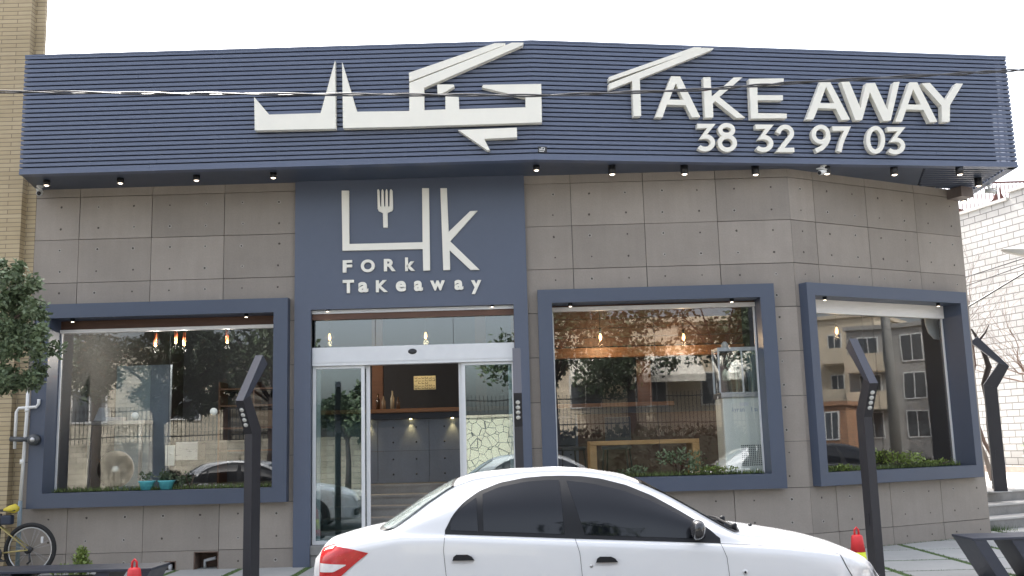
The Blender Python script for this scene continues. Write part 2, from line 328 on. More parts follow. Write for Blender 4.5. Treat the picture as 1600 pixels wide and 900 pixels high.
DIGITS = [('three',[('s',[(2.182,5.613),(2.378,5.617),(2.259,5.468),(2.274,5.472),(2.298,5.471),(2.321,5.467),(2.343,5.458),(2.36,5.446),(2.374,5.43),(2.382,5.412),(2.386,5.392),(2.383,5.373),(2.375,5.353),(2.362,5.336),(2.345,5.321),(2.324,5.309),(2.301,5.301),(2.277,5.298),(2.252,5.299),(2.23,5.304),(2.209,5.314),(2.192,5.327)])]),('eight',[('r',[(2.677,5.568),(2.676,5.583),(2.67,5.597),(2.66,5.609),(2.647,5.62),(2.631,5.628),(2.612,5.632),(2.593,5.634),(2.573,5.631),(2.554,5.626),(2.537,5.618),(2.522,5.607),(2.511,5.593),(2.503,5.579),(2.5,5.564),(2.502,5.549),(2.507,5.535),(2.517,5.522),(2.53,5.512),(2.546,5.504),(2.565,5.499),(2.584,5.498),(2.604,5.5),(2.623,5.505),(2.64,5.514),(2.655,5.525),(2.666,5.538),(2.674,5.552),(2.677,5.568)]),('r',[(2.692,5.389),(2.69,5.409),(2.684,5.428),(2.672,5.445),(2.657,5.459),(2.638,5.47),(2.616,5.476),(2.593,5.478),(2.57,5.475),(2.547,5.468),(2.527,5.457),(2.509,5.442),(2.496,5.425),(2.487,5.405),(2.483,5.385),(2.484,5.364),(2.491,5.345),(2.502,5.328),(2.518,5.314),(2.537,5.304),(2.558,5.297),(2.581,5.295),(2.605,5.298),(2.627,5.305),(2.648,5.316),(2.665,5.331),(2.679,5.349),(2.688,5.368),(2.692,5.389)])]),('three',[('s',[(2.995,5.62),(3.195,5.624),(3.072,5.474),(3.087,5.478),(3.112,5.478),(3.136,5.473),(3.158,5.464),(3.176,5.451),(3.189,5.435),(3.198,5.417),(3.201,5.398),(3.198,5.378),(3.19,5.358),(3.176,5.341),(3.159,5.325),(3.137,5.314),(3.114,5.306),(3.089,5.302),(3.064,5.303),(3.041,5.309),(3.02,5.319),(3.003,5.332)])]),('two',[('s',[(3.309,5.536),(3.322,5.56),(3.329,5.576),(3.34,5.591),(3.354,5.604),(3.37,5.615),(3.388,5.622),(3.406,5.626),(3.425,5.627),(3.443,5.624),(3.46,5.618),(3.475,5.609),(3.487,5.597),(3.497,5.582),(3.503,5.566),(3.505,5.549),(3.504,5.531),(3.499,5.514),(3.49,5.498),(3.479,5.483),(3.322,5.304),(3.522,5.308)])]),('nine',[('r',[(4.024,5.535),(4.023,5.558),(4.017,5.58),(4.006,5.6),(3.991,5.616),(3.973,5.628),(3.951,5.636),(3.928,5.638),(3.905,5.635),(3.883,5.627),(3.862,5.614),(3.844,5.597),(3.83,5.576),(3.821,5.554),(3.817,5.531),(3.817,5.507),(3.823,5.485),(3.834,5.465),(3.849,5.449),(3.868,5.437),(3.889,5.43),(3.912,5.427),(3.935,5.431),(3.957,5.439),(3.978,5.452),(3.996,5.469),(4.01,5.489),(4.019,5.511),(4.024,5.535)]),('s',[(4.027,5.525),(4.023,5.474),(3.982,5.403),(3.919,5.341),(3.83,5.303)])]),('seven',[('s',[(4.093,5.617),(4.311,5.622),(4.243,5.498),(4.2,5.407),(4.165,5.295)])]),('zero',[('r',[(4.816,5.473),(4.817,5.506),(4.814,5.537),(4.806,5.566),(4.795,5.591),(4.78,5.611),(4.763,5.627),(4.743,5.636),(4.722,5.638),(4.7,5.635),(4.679,5.625),(4.658,5.609),(4.64,5.588),(4.624,5.562),(4.611,5.533),(4.602,5.501),(4.597,5.469),(4.597,5.436),(4.6,5.405),(4.607,5.376),(4.619,5.351),(4.633,5.331),(4.651,5.316),(4.671,5.307),(4.692,5.304),(4.713,5.308),(4.735,5.317),(4.755,5.333),(4.773,5.354),(4.789,5.38),(4.802,5.409),(4.811,5.44),(4.816,5.473)])]),('three',[('s',[(4.894,5.626),(5.102,5.63),(4.971,5.476),(4.986,5.48),(5.012,5.48),(5.037,5.475),(5.059,5.466),(5.078,5.453),(5.092,5.437),(5.1,5.418),(5.103,5.398),(5.099,5.378),(5.09,5.358),(5.076,5.34),(5.057,5.325),(5.035,5.313),(5.01,5.305),(4.984,5.301),(4.958,5.302),(4.934,5.308),(4.913,5.318),(4.895,5.331)])])]
LOGO = [('letter_stroke',[(0.645,5.003),(0.746,5.0),(0.749,4.253),(1.747,4.249),(1.75,5.005),(1.844,5.002),(1.843,3.859),(1.75,3.857),(1.748,4.157),(0.656,4.163)]),('letter_k',[(2.001,4.997),(2.09,4.995),(2.104,4.382),(2.401,4.662),(2.502,4.666),(2.122,4.252),(2.513,3.847),(2.391,3.85),(2.113,4.128),(2.115,3.858),(2.022,3.856)]),('fork_shape',[(1.134,4.993),(1.143,5.007),(1.156,5.006),(1.165,4.981),(1.17,4.765),(1.186,4.764),(1.192,4.98),(1.201,5.005),(1.212,5.004),(1.221,4.979),(1.226,4.763),(1.242,4.763),(1.248,4.978),(1.257,5.003),(1.268,5.003),(1.277,4.977),(1.28,4.761),(1.3,4.761),(1.306,4.976),(1.315,5.001),(1.329,5.001),(1.344,4.98),(1.349,4.73),(1.335,4.698),(1.281,4.679),(1.272,4.668),(1.275,4.467),(1.213,4.469),(1.21,4.67),(1.197,4.679),(1.152,4.701),(1.139,4.733)])]
SMALL = [('F',(0.658,3.863),(0.785,4.031)),('O',(0.904,3.859),(1.092,4.032)),('R',(1.217,3.864),(1.377,4.033)),('k',(1.505,3.86),(1.638,4.045)),('T',(0.658,3.579),(0.81,3.759)),('a',(0.868,3.583),(1.002,3.725)),('K',(1.107,3.58),(1.269,3.743)),('e',(1.377,3.58),(1.515,3.725)),('a',(1.622,3.58),(1.742,3.722)),('w',(1.842,3.583),(2.041,3.717)),('a',(2.169,3.581),(2.289,3.717)),('y',(2.394,3.519),(2.532,3.707))]
# ------------------------------------------------------------ setting: ground, road, pavement, steps
def setting(name, mb, m): return mb.build(name, m, None, 'structure')
g = MB(); g.add([(-400, -400, -.30), (400, -400, -.30), (400, 400, -.30), (-400, 400, -.30)], [(0, 1, 2, 3)]); setting('ground', g, m_ground)
g = MB(); g.box(-80, 80, -21, -4.30, -.34, -.14); setting('road', g, m_road)
g = MB()
x = -24.0
while x < 24: g.cbox(x+.004, x+.796, -4.30, -4.14, -.33, .0, .012); x += .8
setting('kerb', g, m_concrete)
g = MB(); g.box(-24, 24, -4.14, 3.2, -.32, -.035); setting('pavement_bed', g, m_ground)
GX = [-11.8, -10.9, -9.95, -9.05, -8.2, -7.3, -6.4, -5.45, -4.53, -3.69, -2.79, -1.85, -.9, .1, 1.1, 2.1, 3.1, 4.12, 5.16, 6.14, 7.19, 8.2, 9.2, 10.2, 11.2, 12.2]
GY = [-4.14, -3.83, -2.88, -1.93, -.99, .06, 1.05, 2.0, 3.0]
g = MB(); rs = random.Random(3)
for a, b in zip(GX, GX[1:]):
    for c, d in zip(GY, GY[1:]):
        g.ct = rs.uniform(.9, 1.08)
        g.cbox(a+.042, b-.042, c+(.0 if c == GY[0] else .035), d-.035, -.10, rs.uniform(-.003, .003), .008)
m_slabp = panelmat('pavement_slab_tone', (.37, .37, .355))
setting('pavement', g, m_slabp)
g = MB(); rs = random.Random(5)
def blade(g, x, y, z, h, w, rs):
    a = rs.uniform(0, 2*PI); dx, dy = math.cos(a)*w, math.sin(a)*w; lx, ly = rs.uniform(-.5, .5)*h, rs.uniform(-.5, .5)*h
    g.add([(x-dx, y-dy, z), (x+dx, y+dy, z), (x+lx, y+ly, z+h)], [(0, 1, 2)])
for X in GX:
    g.box(X-.040, X+.040, -4.1, 3.0, -.034, -.004)
    if -6.5 < X < 8.5:
        for k in range(1100): blade(g, X+rs.uniform(-.045, .045), rs.uniform(-2.6, 2.9), -.006, rs.uniform(.006, .024), .003, rs)
for Y in GY[1:-1]:
    for a, b in zip(GX, GX[1:]): g.box(a+.040, b-.040, Y-.034, Y+.034, -.034, -.007)
    if Y > -2.6:
        for k in range(2600): blade(g, rs.uniform(-6, 9), Y+rs.uniform(-.034, .034), -.008, rs.uniform(.005, .016), .003, rs)
for k in range(500):                                        # tufts along the foot of the walls
    s_ = rs.uniform(0, 3.4); q = frame2((3.7865, 0), (6.826, 1.576))(s_, rs.uniform(.0, .03), 0); blade(g, q[0], q[1], -.003, rs.uniform(.008, .03), .003, rs)
for k in range(350): blade(g, 7.2+rs.gauss(0, .16), 2.25+rs.gauss(0, .08), 0, rs.uniform(.02, .10), .003, rs)
go = g.build('grass', m_grass); tag(go, 'thin strips of short green grass growing in the joints between pavement slabs', 'grass', None, 'stuff')

ST = frame2((7.10, 2.27), (7.10+.888, 2.27+.46))            # stair line continues the angled wall
g = MB()
for i in range(3):
    g.cbox(-.25+.01*i, 9+.01*i, -.38*(i+1)-.02, -.38*i, .17*i-.05, .17*(i+1)-.03, .006, ST)
setting('steps', g, m_step)
g = MB()
for i in range(3): g.cbox(-.25, 9, -.38*(i+1)-.01, -.38*i+.018, .17*(i+1)-.0295, .17*(i+1), .006, ST)
m_nose = mat('step_tread', (.42, .41, .39), .8, 0, .12, 6)  # paler than the risers: skylight on the treads put into the colour
setting('step_treads', g, m_nose)
g = MB()
g.box(-.25, 16, -26, -1.18, .2, .505, ST)
setting('terrace', g, m_terrace)

# ------------------------------------------------------------ the takeaway building
B = thing('takeaway_building', 'low corner takeaway shop with grey concrete panels, blue slatted canopy and blue window frames', 'building')
A_, B_ = (3.7865, 0), (6.826, 1.576)
FM = lambda u, d, z: (u, -d, z)                              # main wall frame
FC = frame2(A_, B_); CL = 3.4242
W1 = (-6.47, -3.07, .84, 3.53); W3 = (.285, 3.455, .84, 3.54); W4 = (.06, 3.20, .85, 3.55); DO = (-3.0, .15, 0, 5.17)
NI = [(-4.31, -3.985, -.05, .225), (-4.69, -4.54, -.05, .115)]
sh = lambda w, e=.03: (w[0]+e, w[1]-e, w[2]+e, w[3]-e)
core = MB()
for a, b, c, d in cells(-6.6, 3.7865, -.2, 5.17, [sh(W1), sh(W3), (-2.78, -.04, -1, 3.37)]+NI): core.box(a, b, -.3, -.031, c, d, FM)
for a, b, c, d in cells(0.0, CL, -.2, 5.17, [sh(W4)]): core.box(a, b, -.3, -.031, c, d, FC)
for q in NI: core.box(q[0]-.02, q[1]+.02, -.34, -.301, q[2], q[3]+.02, FM)
core.build('wall', m_core, B)
rs = random.Random(11)
def panels(mb, T, us, zs, x0, x1, holes, tones=None):
    for iu, (ua, ub) in enumerate(zip(us, us[1:])):
        for iz, (za, zb) in enumerate(zip(zs, zs[1:])):
            mb.ct = rs.uniform(.89, 1.08); gp = rs.uniform(.0025, .005)
            if tones and (iu, iz) in tones: mb.ct = tones[(iu, iz)]
            for a, b, c, d in cells(ua+gp, ub-gp, za+gp, zb-gp, holes): mb.box(a, b, -.032, 0, c, d, T)
ZS = [-.02]+[.24+.6*k for k in range(9)]+[5.17]
m_rim_ = mat('tie_hole_rim', (.33, .31, .28), .9, 0, .3, 60)
def holes(mb, T, u0s, lim, hs):                             # tie holes: a dark dimple, some with a crumbly rim
    mb.ct = 1.0
    for u0 in u0s:
        for fu in (.25, .75):
            u = u0+fu
            if not lim[0]+.06 < u < lim[1]-.06: continue
            for k in range(-1, 9):
                for fz in (.26, .76):
                    z = .24+.6*k+.6*fz
                    if z < .06 or z > 5.0: continue
                    if any(h[0]-.04 < u < h[1]+.04 and h[2]-.04 < z < h[3]+.04 for h in hs): continue
                    uu, zz = u+rs.uniform(-.012, .012), z+rs.uniform(-.01, .01)
                    r_ = rs.uniform(.010, .017); n = 9
                    mb.cur = 2; ph = rs.uniform(0, 6)
                    if rs.random() < .45: mb.prism([[(uu+(r_+.008+rs.uniform(0, .006))*math.cos(ph+2*PI*i/n), zz+(r_+.008+rs.uniform(0, .006))*math.sin(ph+2*PI*i/n)) for i in range(n)]], -.002, .0012, T)
                    mb.cur = 1
                    mb.prism([[(uu+r_*rs.uniform(.75, 1.1)*math.cos(2*PI*i/n), zz+r_*rs.uniform(.75, 1.2)*math.sin(2*PI*i/n)) for i in range(n)]], -.002, .0022, T)
    mb.build('wall_cladding', [m_panel, m_hole, m_rim_], B)
mb = MB(); panels(mb, FM, [-6.6, -5.988, -4.988, -3.988, -2.995], ZS, 0, 0, [sh(W1), DO]+NI)
holes(mb, FM, [-6.988, -5.988, -4.988, -3.988], (-6.6, -3.0), [W1]+NI)
mb = MB(); panels(mb, FM, [.145, .7865, 1.7865, 2.7865, 3.7905], ZS, 0, 0, [sh(W3), DO], {(1, 7): .90, (1, 6): 1.0})
holes(mb, FM, [-.2135, .7865, 1.7865, 2.7865], (.16, 3.79), [W3])
mb = MB(); panels(mb, FC, [.0005, .4554, 1.4554, 2.4554, 3.4242], ZS, 0, 0, [sh(W4)])
holes(mb, FC, [-.5446, .4554, 1.4554, 2.4554], (0.02, 3.42), [W4])
# niches at the foot of the wall
m_rough = mat('rough_cavity', (.16, .11, .085), .9, 0, .4, 12, bump=.8)
for q in NI:
    mb = MB(); mb.box(q[0], q[1], -.30, -.28, q[2], q[3], FM)
    for a in (q[0], q[1]-.012): mb.box(a, a+.012, -.28, .004, q[2], q[3], FM)
    mb.box(q[0]+.012, q[1]-.012, -.28, .006, q[3]-.012, q[3], FM)
    mb.build('wall_opening', m_rough, B)
mb = MB(); mb.tube([(-4.2, .12, .0), (-4.2, .12, .10), (-4.05, .10, .13)], .022); mb.build('pipe_stub', m_grey, B)
mb = MB(); mb.tube([(-4.63, .05, 0), (-4.63, .05, .07)], .03); mb.build('pipe_stub', m_grey, B)

# side and back walls, roof, floor
mb = MB()
mb.ct = .97; mb.box(6.80, 6.83, 1.60, 12, -.2, 5.17)
mb.build('side_wall', m_panel, B)
mb = MB(); mb.box(6.5, 6.798, 1.75, 12, -.2, 5.17); mb.box(-6.6, -6.3, .302, 12, -.2, 5.17); mb.box(-6.298, 6.498, 11.7, 12, -.2, 5.17)
mb.build('rear_walls', m_core, B)
mb = MB(); mb.box(-6.6, 3.6, .0, 12, 5.172, 5.4); mb.add([(3.6, .05, 5.4), (6.8, 1.7, 5.4), (6.8, 12, 5.4), (3.6, 12, 5.4)], [(0, 1, 2, 3)])
mb.add([(3.7865, 0.02, 5.171), (6.8, 1.58, 5.171), (6.8, 12, 5.171), (3.7, 12, 5.171)], [(0, 1, 2, 3)])
mb.build('roof', m_core, B)

# canopy: fascia of horizontal slats in two runs, end return, soffit
P0, P1, P2 = (-6.42, -.85), (.3, -.86), (7.07, .2)
TL, TR = frame2(P0, P1), frame2(P1, P2); LL, LR = 6.72, 6.853
PE = (7.16, 2.13); TE = frame2(P2, PE); LE = math.hypot(PE[0]-P2[0], PE[1]-P2[1])
NS = 26; PITCHZ = 1.6/NS
rs = random.Random(21)
mb = MB()
for (T, L_, e0, e1) in ((TL, LL, 0, .002), (TR, LR, .0, .0), (TE, LE, .002, 0)):
    for k in range(NS):
        z0 = 5.175+k*PITCHZ; u = e0 if T is not TR else e0
        cuts = [0]; step = rs.uniform(1.4, 3.2)
        while cuts[-1]+step < L_-.6: cuts.append(cuts[-1]+step); step = 2.9
        cuts.append(L_)
        for a, b in zip(cuts, cuts[1:]):
            dd = rs.uniform(-.0015, .0015)
            mb.box(a+(.0012 if a else 0), b-(.0012 if b < L_ else 0), -.038+dd, 0+dd, z0+.004, z0+.0465, T)
mb.build('fascia_slats', m_slat, B)
mb = MB()                                                    # upright battens that carry the slats
for T, L_ in ((TL, LL), (TR, LR), (TE, LE)):
    n = int(L_/.85)+1
    for i in range(n+1):
        u = .05+(L_-.1)*i/n; mb.box(u-.02, u+.02, -.078, -.0405, 5.18, 6.76, T)
mb.build('fascia_battens', m_blue, B)
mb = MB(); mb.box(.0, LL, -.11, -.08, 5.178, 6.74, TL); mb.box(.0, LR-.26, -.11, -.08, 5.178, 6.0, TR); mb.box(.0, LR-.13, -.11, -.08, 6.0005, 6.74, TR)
mb.build('fascia_shade_sheet', m_bluedark, B)  # dark sheet added behind the slats so their gaps look shaded
mb = MB()                                                    # top and bottom edge trims
for T, L_ in ((TL, LL), (TR, LR), (TE, LE)):
    mb.box(0, L_, -.12, .006, 6.752, 6.775, T); mb.box(0, L_, -.12, .008, 5.140, 5.176, T)
mb.build('canopy_edge', m_slat, B)
mb = MB()
def poly_slab(mb, pts, z0, z1):
    n = len(pts); mb.add([(x, y, z0) for x, y in pts]+[(x, y, z1) for x, y in pts], [tuple(range(n-1, -1, -1)), tuple(range(n, 2*n))]+[(i, (i+1) % n, n+(i+1) % n, n+i) for i in range(n)])
TRp = lambda u, d: TR(u, d, 0)[:2]
S0, S1 = TRp(5.45, -.01), FC(2.55, .0, 0)[:2]                # the solid soffit ends on this line, slats go on beyond it
poly_slab(mb, [(-6.60, .0), (-6.42, -.84), (.3, -.85), S0, S1, A_], 5.160, 5.1695)
mb.build('soffit', m_soffit, B)
mb = MB()
def allowed(x, y):
    if (S1[0]-S0[0])*(y-S0[1])-(S1[1]-S0[1])*(x-S0[0]) > -.004: return False
    q = ((x-A_[0])*(B_[1]-A_[1])-(y-A_[1])*(B_[0]-A_[0]))/CL     # distance in front of the angled wall
    if q < .004 and x < 6.835: return False
    return (x-P2[0])*(PE[1]-P2[1])-(y-P2[1])*(PE[0]-P2[0]) < -.03*LE and y < PE[1]-.02
k = 0
while k < 46:
    d = -.02-.105*k; run = [i*.01 for i in range(450, 820) if allowed(*TRp(i*.01, d-.02)) and allowed(*TRp(i*.01, d-.06))]
    if run and run[-1]-run[0] > .04: mb.box(run[0], run[-1], d-.062, d, 5.156, 5.1695, TR)
    k += 1
mb.build('soffit_slats', m_soffit, B)
mb = MB(); poly_slab(mb, [TRp(5.4, -.125), TRp(LR-.26, -.125), (6.95, 2.1), (6.84, 2.1), (6.84, 1.6), FC(2.4, .03, 0)[:2]], 5.182, 5.19); mb.build('soffit_shade_sheet', m_bluedark, B)  # added dark sheet that keeps sky light out of the soffit gaps
# small junction box at the wall head, right end
mb = MB(); mb.cbox(3.18, 3.44, -.02, .26, 5.00, 5.155, .006, FC); mb.build('junction_box', mat('box_brown', (.16, .13, .12), .6, 0, .2, 8), B)

# portal around the entrance
mb = MB()
for a, b, c, d in cells(-3.0, .15, -.02, 5.158, [(-2.78, -.04, -1, 3.37)]): mb.box(a, b, -.02, .06, c, d, FM)
for a, b in ((-2.82, -2.78), (-.04, .0)): mb.box(a, b, -.30, -.0201, .27, 3.37, FM)
mb.box(-2.82, 0, -.30, -.0201, 3.37, 3.41, FM)
mb.build('portal', m_portal, B)
mb = MB(); mb.cbox(-2.78, -.04, -.35, .03, -.05, .14, .006, FM); mb.cbox(-2.78, -.04, -.35, .05, .143, .265, .006, FM); mb.build('door_step', m_step, B)

# windows: deep blue frames around recessed panes
def window(T, w, iw, box_z):
    mb = MB()
    for a, b, c, d in cells(w[0], w[1], w[2], w[3], [iw]): mb.box(a, b, -.26, .15, c, d, T)
    f = mb.build('window', m_blue, B)
    gm = MB(); gd = -.22
    gm.box(iw[0]+.01, iw[1]-.01, gd-.004, gd+.004, iw[2]-.01, box_z[0], T); gm.build('glass', m_glass, f)
    r = MB(); r.box(iw[0]+.002, iw[1]-.002, gd-.02, gd+.06, box_z[0], box_z[1], T); r.build('shutter_box', m_rail, f)
    r = MB(); r.box(iw[0]+.002, iw[1]-.002, gd-.015, gd+.03, box_z[1]+.0005, iw[3]-.002, T)
    r.build('head_board', m_woodd, f)
    for a in (iw[0]+.004, iw[1]-.026): r = MB(); r.box(a, a+.022, gd+.006, gd+.03, iw[2]+.01, box_z[0]-.001, T); r.build('guide_rail', m_alu, f)
    n = max(1, round((iw[1]-iw[0])/1.25)); j = MB()
    for i in range(1, n): j = MB(); u = iw[0]+(iw[1]-iw[0])*i/n; j.box(u-.002, u+.002, gd+.0045, gd+.006, iw[2]+.01, box_z[0], T); j.build('pane_joint', m_black, f)
    for i in range(2):
        u = iw[0]+(iw[1]-iw[0])*(.09 if i == 0 else .87)
        s_ = MB(); s_.tube([T(u, .06, iw[3]-.001), T(u, .06, iw[3]-.045)], .028); o = s_.build('spotlight', m_trim, f)
        # glowing lamp face joins its housing as a second mesh
        s2 = MB(); s2.tube([T(u, .06, iw[3]-.0455), T(u, .06, iw[3]-.049)], .020); s2.build('lamp_face', m_lampglow, f)
    return f
window(FM, W1, (-6.27, -3.26, 1.03, 3.34), (3.17, 3.215))
window(FM, W3, (.475, 3.265, 1.03, 3.36), (3.28, 3.335))
window(FC, W4, (.20, 3.06, 1.02, 3.38), (3.19, 3.378))

# entrance: white automatic sliding door with transom light
d_ = MB(); d_.cbox(-2.775, -.045, .02, .16, 2.61, 2.86, .004); d_.box(-2.775, -.045, .012, .0195, 2.655, 2.662); D = d_.build('sliding_door', m_alu, B)
def leaf(x0, x1, y, w=.045):
    mb = MB()
    for a, b, c, d in cells(x0, x1, .268, 2.607, [(x0+w, x1-w, .268+w, 2.60-w*.6)]): mb.box(a, b, y, y+.035, c, d)
    mb.build('door_leaf', m_alu, D)
    gm = MB(); gm.box(x0+w-.004, x1-w+.004, y+.014, y+.022, .268+w, 2.60-w*.6); gm.build('glass', m_doorglass, D)
leaf(-2.775, -2.075, .06); leaf(-.765, -.045, .06)
leaf(-2.73, -2.01, .115, .05); leaf(-.81, -.09, .115, .05)
mb = MB(); mb.lathe([(.0, -.030), (.04, -.028), (.058, -.012), (.06, .0)], seg=20, T=lambda x, y, z: (-1.42+x, .02+z*.6, 2.775+y*.62)); mb.build('door_sensor', m_black, D)
tr = MB(); tr.box(-2.775, -.045, .10, .108, 2.861, 3.24); tr.build('transom_glass', m_doorglass, D)
for x in (-1.93, -.87): tr = MB(); tr.box(x-.003, x+.003, .0955, .0995, 2.861, 3.24); tr.build('pane_joint', m_black, D)
tr = MB(); tr.box(-2.779, -.041, .02, .11, 3.32, 3.366); tr.build('shutter_rail', m_alu, D)
tr = MB(); tr.box(-2.779, -.041, .04, .12, 3.241, 3.319); tr.build('head_board', m_woodd, D)
for u in (-2.56, -.33):
    s_ = MB(); s_.tube([(u, -.03, 3.369), (u, -.03, 3.345)], .025); s_.build('spotlight', m_trim, B)
    s_ = MB(); s_.tube([(u, -.03, 3.3445), (u, -.03, 3.341)], .018); s_.build('lamp_face', m_lampglow, B)

# interior of the shop
mb = MB(); mb.box(-6.298, -2.80, .301, 5.3, .80, .95); mb.box(-.02, 3.7, .301, 5.3, .80, .95); mb.box(-2.80, -.02, 2.0, 5.3, .80, .95)
mb.add([(3.7, .32, .95), (6.5, 1.75, .95), (6.5, 5.3, .95), (3.7, 5.3, .95)], [(0, 1, 2, 3)]); mb.build('interior_floor', m_intfloor, B)
mb = MB(); mb.box(-6.298, 6.498, 5.3, 5.4, -.2, 5.17); mb.box(-2.9, -2.801, .301, 2.0, -.2, .949); mb.box(-.019, .08, .301, 2.0, -.2, .949)
mb.box(-2.80, -.02, 2.001, 2.05, -.2, .80)
mb.build('interior_wall', m_int, B)
mb = MB(); mb.box(-6.298, 3.7, .301, 5.299, 4.0, 4.05); mb.add([(3.7, .31, 4.0), (6.498, 1.76, 4.0), (6.498, 5.3, 4.0), (3.7, 5.3, 4.0)], [(0, 1, 2, 3)]); mb.build('interior_ceiling', m_ceil, B)
mb = MB()
for i, (y, z) in enumerate(((.55, .39), (.90, .53), (1.25, .67), (1.6, .81), (1.95, .95))):
    mb.box(-2.80, -.02, y, 2.0 if i < 4 else 2.0, (.05 if i == 0 else z-.14), z-.034)
    mb.box(-2.80, -.02, y-.02, 2.02, z-.0335, z)
mb.build('interior_steps', mat('interior_step_stone', (.32, .31, .30), .85, 0, .22, 5), B)
m_shelfobj = m_steel
# ------------------------------------------------------------ lettering
rs = random.Random(5)
def ribbon(pts, w):
    n = len(pts); Lf = []; Rt = []
    for i, (x, y) in enumerate(pts):
        def dr(a, b):
            dx, dy = b[0]-a[0], b[1]-a[1]; l = math.hypot(dx, dy) or 1; return dx/l, dy/l
        d1 = dr(pts[max(i-1, 0)], pts[i]) if i else dr(pts[0], pts[1]); d2 = dr(pts[i], pts[i+1]) if i < n-1 else d1
        nx, ny = -(d1[1]+d2[1]), d1[0]+d2[0]; l = math.hypot(nx, ny) or 1; nx /= l; ny /= l
        c = max(.45, nx*-d1[1]+ny*d1[0]); k = w/2/c
        Lf.append((x+nx*k, y+ny*k)); Rt.append((x-nx*k, y-ny*k))
    return Lf+Rt[::-1]
def ring(pts, w):
    cx = sum(p[0] for p in pts[:-1])/(len(pts)-1); cy = sum(p[1] for p in pts[:-1])/(len(pts)-1)
    o = []; i_ = []
    n = len(pts)-1
    for k in range(n):
        a, b = pts[k-1 if k else n-1], pts[(k+1) % n]; dx, dy = b[0]-a[0], b[1]-a[1]; l = math.hypot(dx, dy); nx, ny = dy/l, -dx/l
        if nx*(pts[k][0]-cx)+ny*(pts[k][1]-cy) < 0: nx, ny = -nx, -ny
        o.append((pts[k][0]+nx*w/2, pts[k][1]+ny*w/2)); i_.append((pts[k][0]-nx*w/2, pts[k][1]-ny*w/2))
    return [o, i_]
def sign(name, label, loc): return thing(name, label, 'sign', loc)
S = sign('fascia_sign', 'large cream Persian lettering mounted on the blue slats left of the canopy bend', (0, 0, 0))
NM = ['letter', 'letter', 'letter_stroke', 'letter_dot', 'letter_dot']
for n_, p in zip(NM, PERSIAN):
    mb = MB(); mb.prism([p], .008, .1, TL); mb.build(n_, m_sign, S)
S = sign('fascia_sign', 'cream raised letters reading TAKE AWAY on the right run of blue slats', (0, 0, 0))
for i, (n_, pp) in enumerate(TAKE):
    mb = MB(); mb.prism(pp, .008, .1-.0015*(i % 2), TR); mb.build('letter_'+n_.replace('t_bar', 'bar'), m_sign, S)
S = sign('phone_number_sign', 'cream raised digits 38 32 97 03 below the big letters on the right slats', (0, 0, 0))
for n_, parts in DIGITS:
    mb = MB()
    for i, (k_, p) in enumerate(parts):
        if k_ == 's': mb.prism([ribbon(p, .062)], .008, .085-.002*i, TR)
        else: mb.prism(ring(p, .060), .008, .085-.002*i, TR)
    mb.build('digit_'+n_, m_sign, S)
S = sign('logo_sign', 'cream fork emblem with tall strokes and small words above the door', (0, 0, 0))
TP = lambda u, d, z: (-3.0+u, -.061-d, z)
for n_, p in LOGO:
    mb = MB(); mb.prism([p], .0, .035, TP); mb.build(n_, m_sign, S)
def glyph(ch, u0, z0, u1, z1, T, mt, parent, dep=.03, off=.038, d0=0.0):
    cu = bpy.data.curves.new('glyph', 'FONT'); cu.body = ch; cu.extrude = .1; cu.offset = off; cu.size = 1; cu.resolution_u = 6
    o = bpy.data.objects.new('glyph', cu); COL.objects.link(o); bpy.context.view_layer.update()
    me = o.evaluated_get(bpy.context.evaluated_depsgraph_get()).to_mesh()
    V = [v.co.copy() for v in me.vertices]; F = [tuple(p.vertices) for p in me.polygons]; o.evaluated_get(bpy.context.evaluated_depsgraph_get()).to_mesh_clear()
    bpy.data.objects.remove(o); bpy.data.curves.remove(cu)
    ax, bx = min(v.x for v in V), max(v.x for v in V); ay, by = min(v.y for v in V), max(v.y for v in V)
    az, bz = min(v.z for v in V), max(v.z for v in V)
    mb = MB(); mb.add([T(u0+(v.x-ax)/(bx-ax)*(u1-u0), d0+(v.z-az)/(bz-az)*dep, z0+(v.y-ay)/(by-ay)*(z1-z0)) for v in V], F)
    return mb.build('letter_'+ch.lower(), mt, parent)
for ch, a, b in SMALL: glyph(ch, a[0], a[1], b[0], b[1], TP, m_sign, S)
S = thing('maker_plate', 'tiny dark plate with a white mark low on the canopy bend', 'plate')
mb = MB(); mb.cbox(.035, .155, .001, .006, 5.235, 5.315, .002, TR); mb.build('plate', m_black, S)
mb = MB()
for p in ([(.05, .258), (.062, .285), (.075, .262), (.088, .290), (.10, .262)], [(.075, .298), (.110, .302)], [(.122, .262), (.122, .300)], [(.052, .248), (.115, .248)], [(.108, .262), (.112, .282)]):
    mb.prism([ribbon([(a, 5.0+b) for a, b in p], .007)], .0062, .0085, TR)
mb.build('mark', m_white, S)

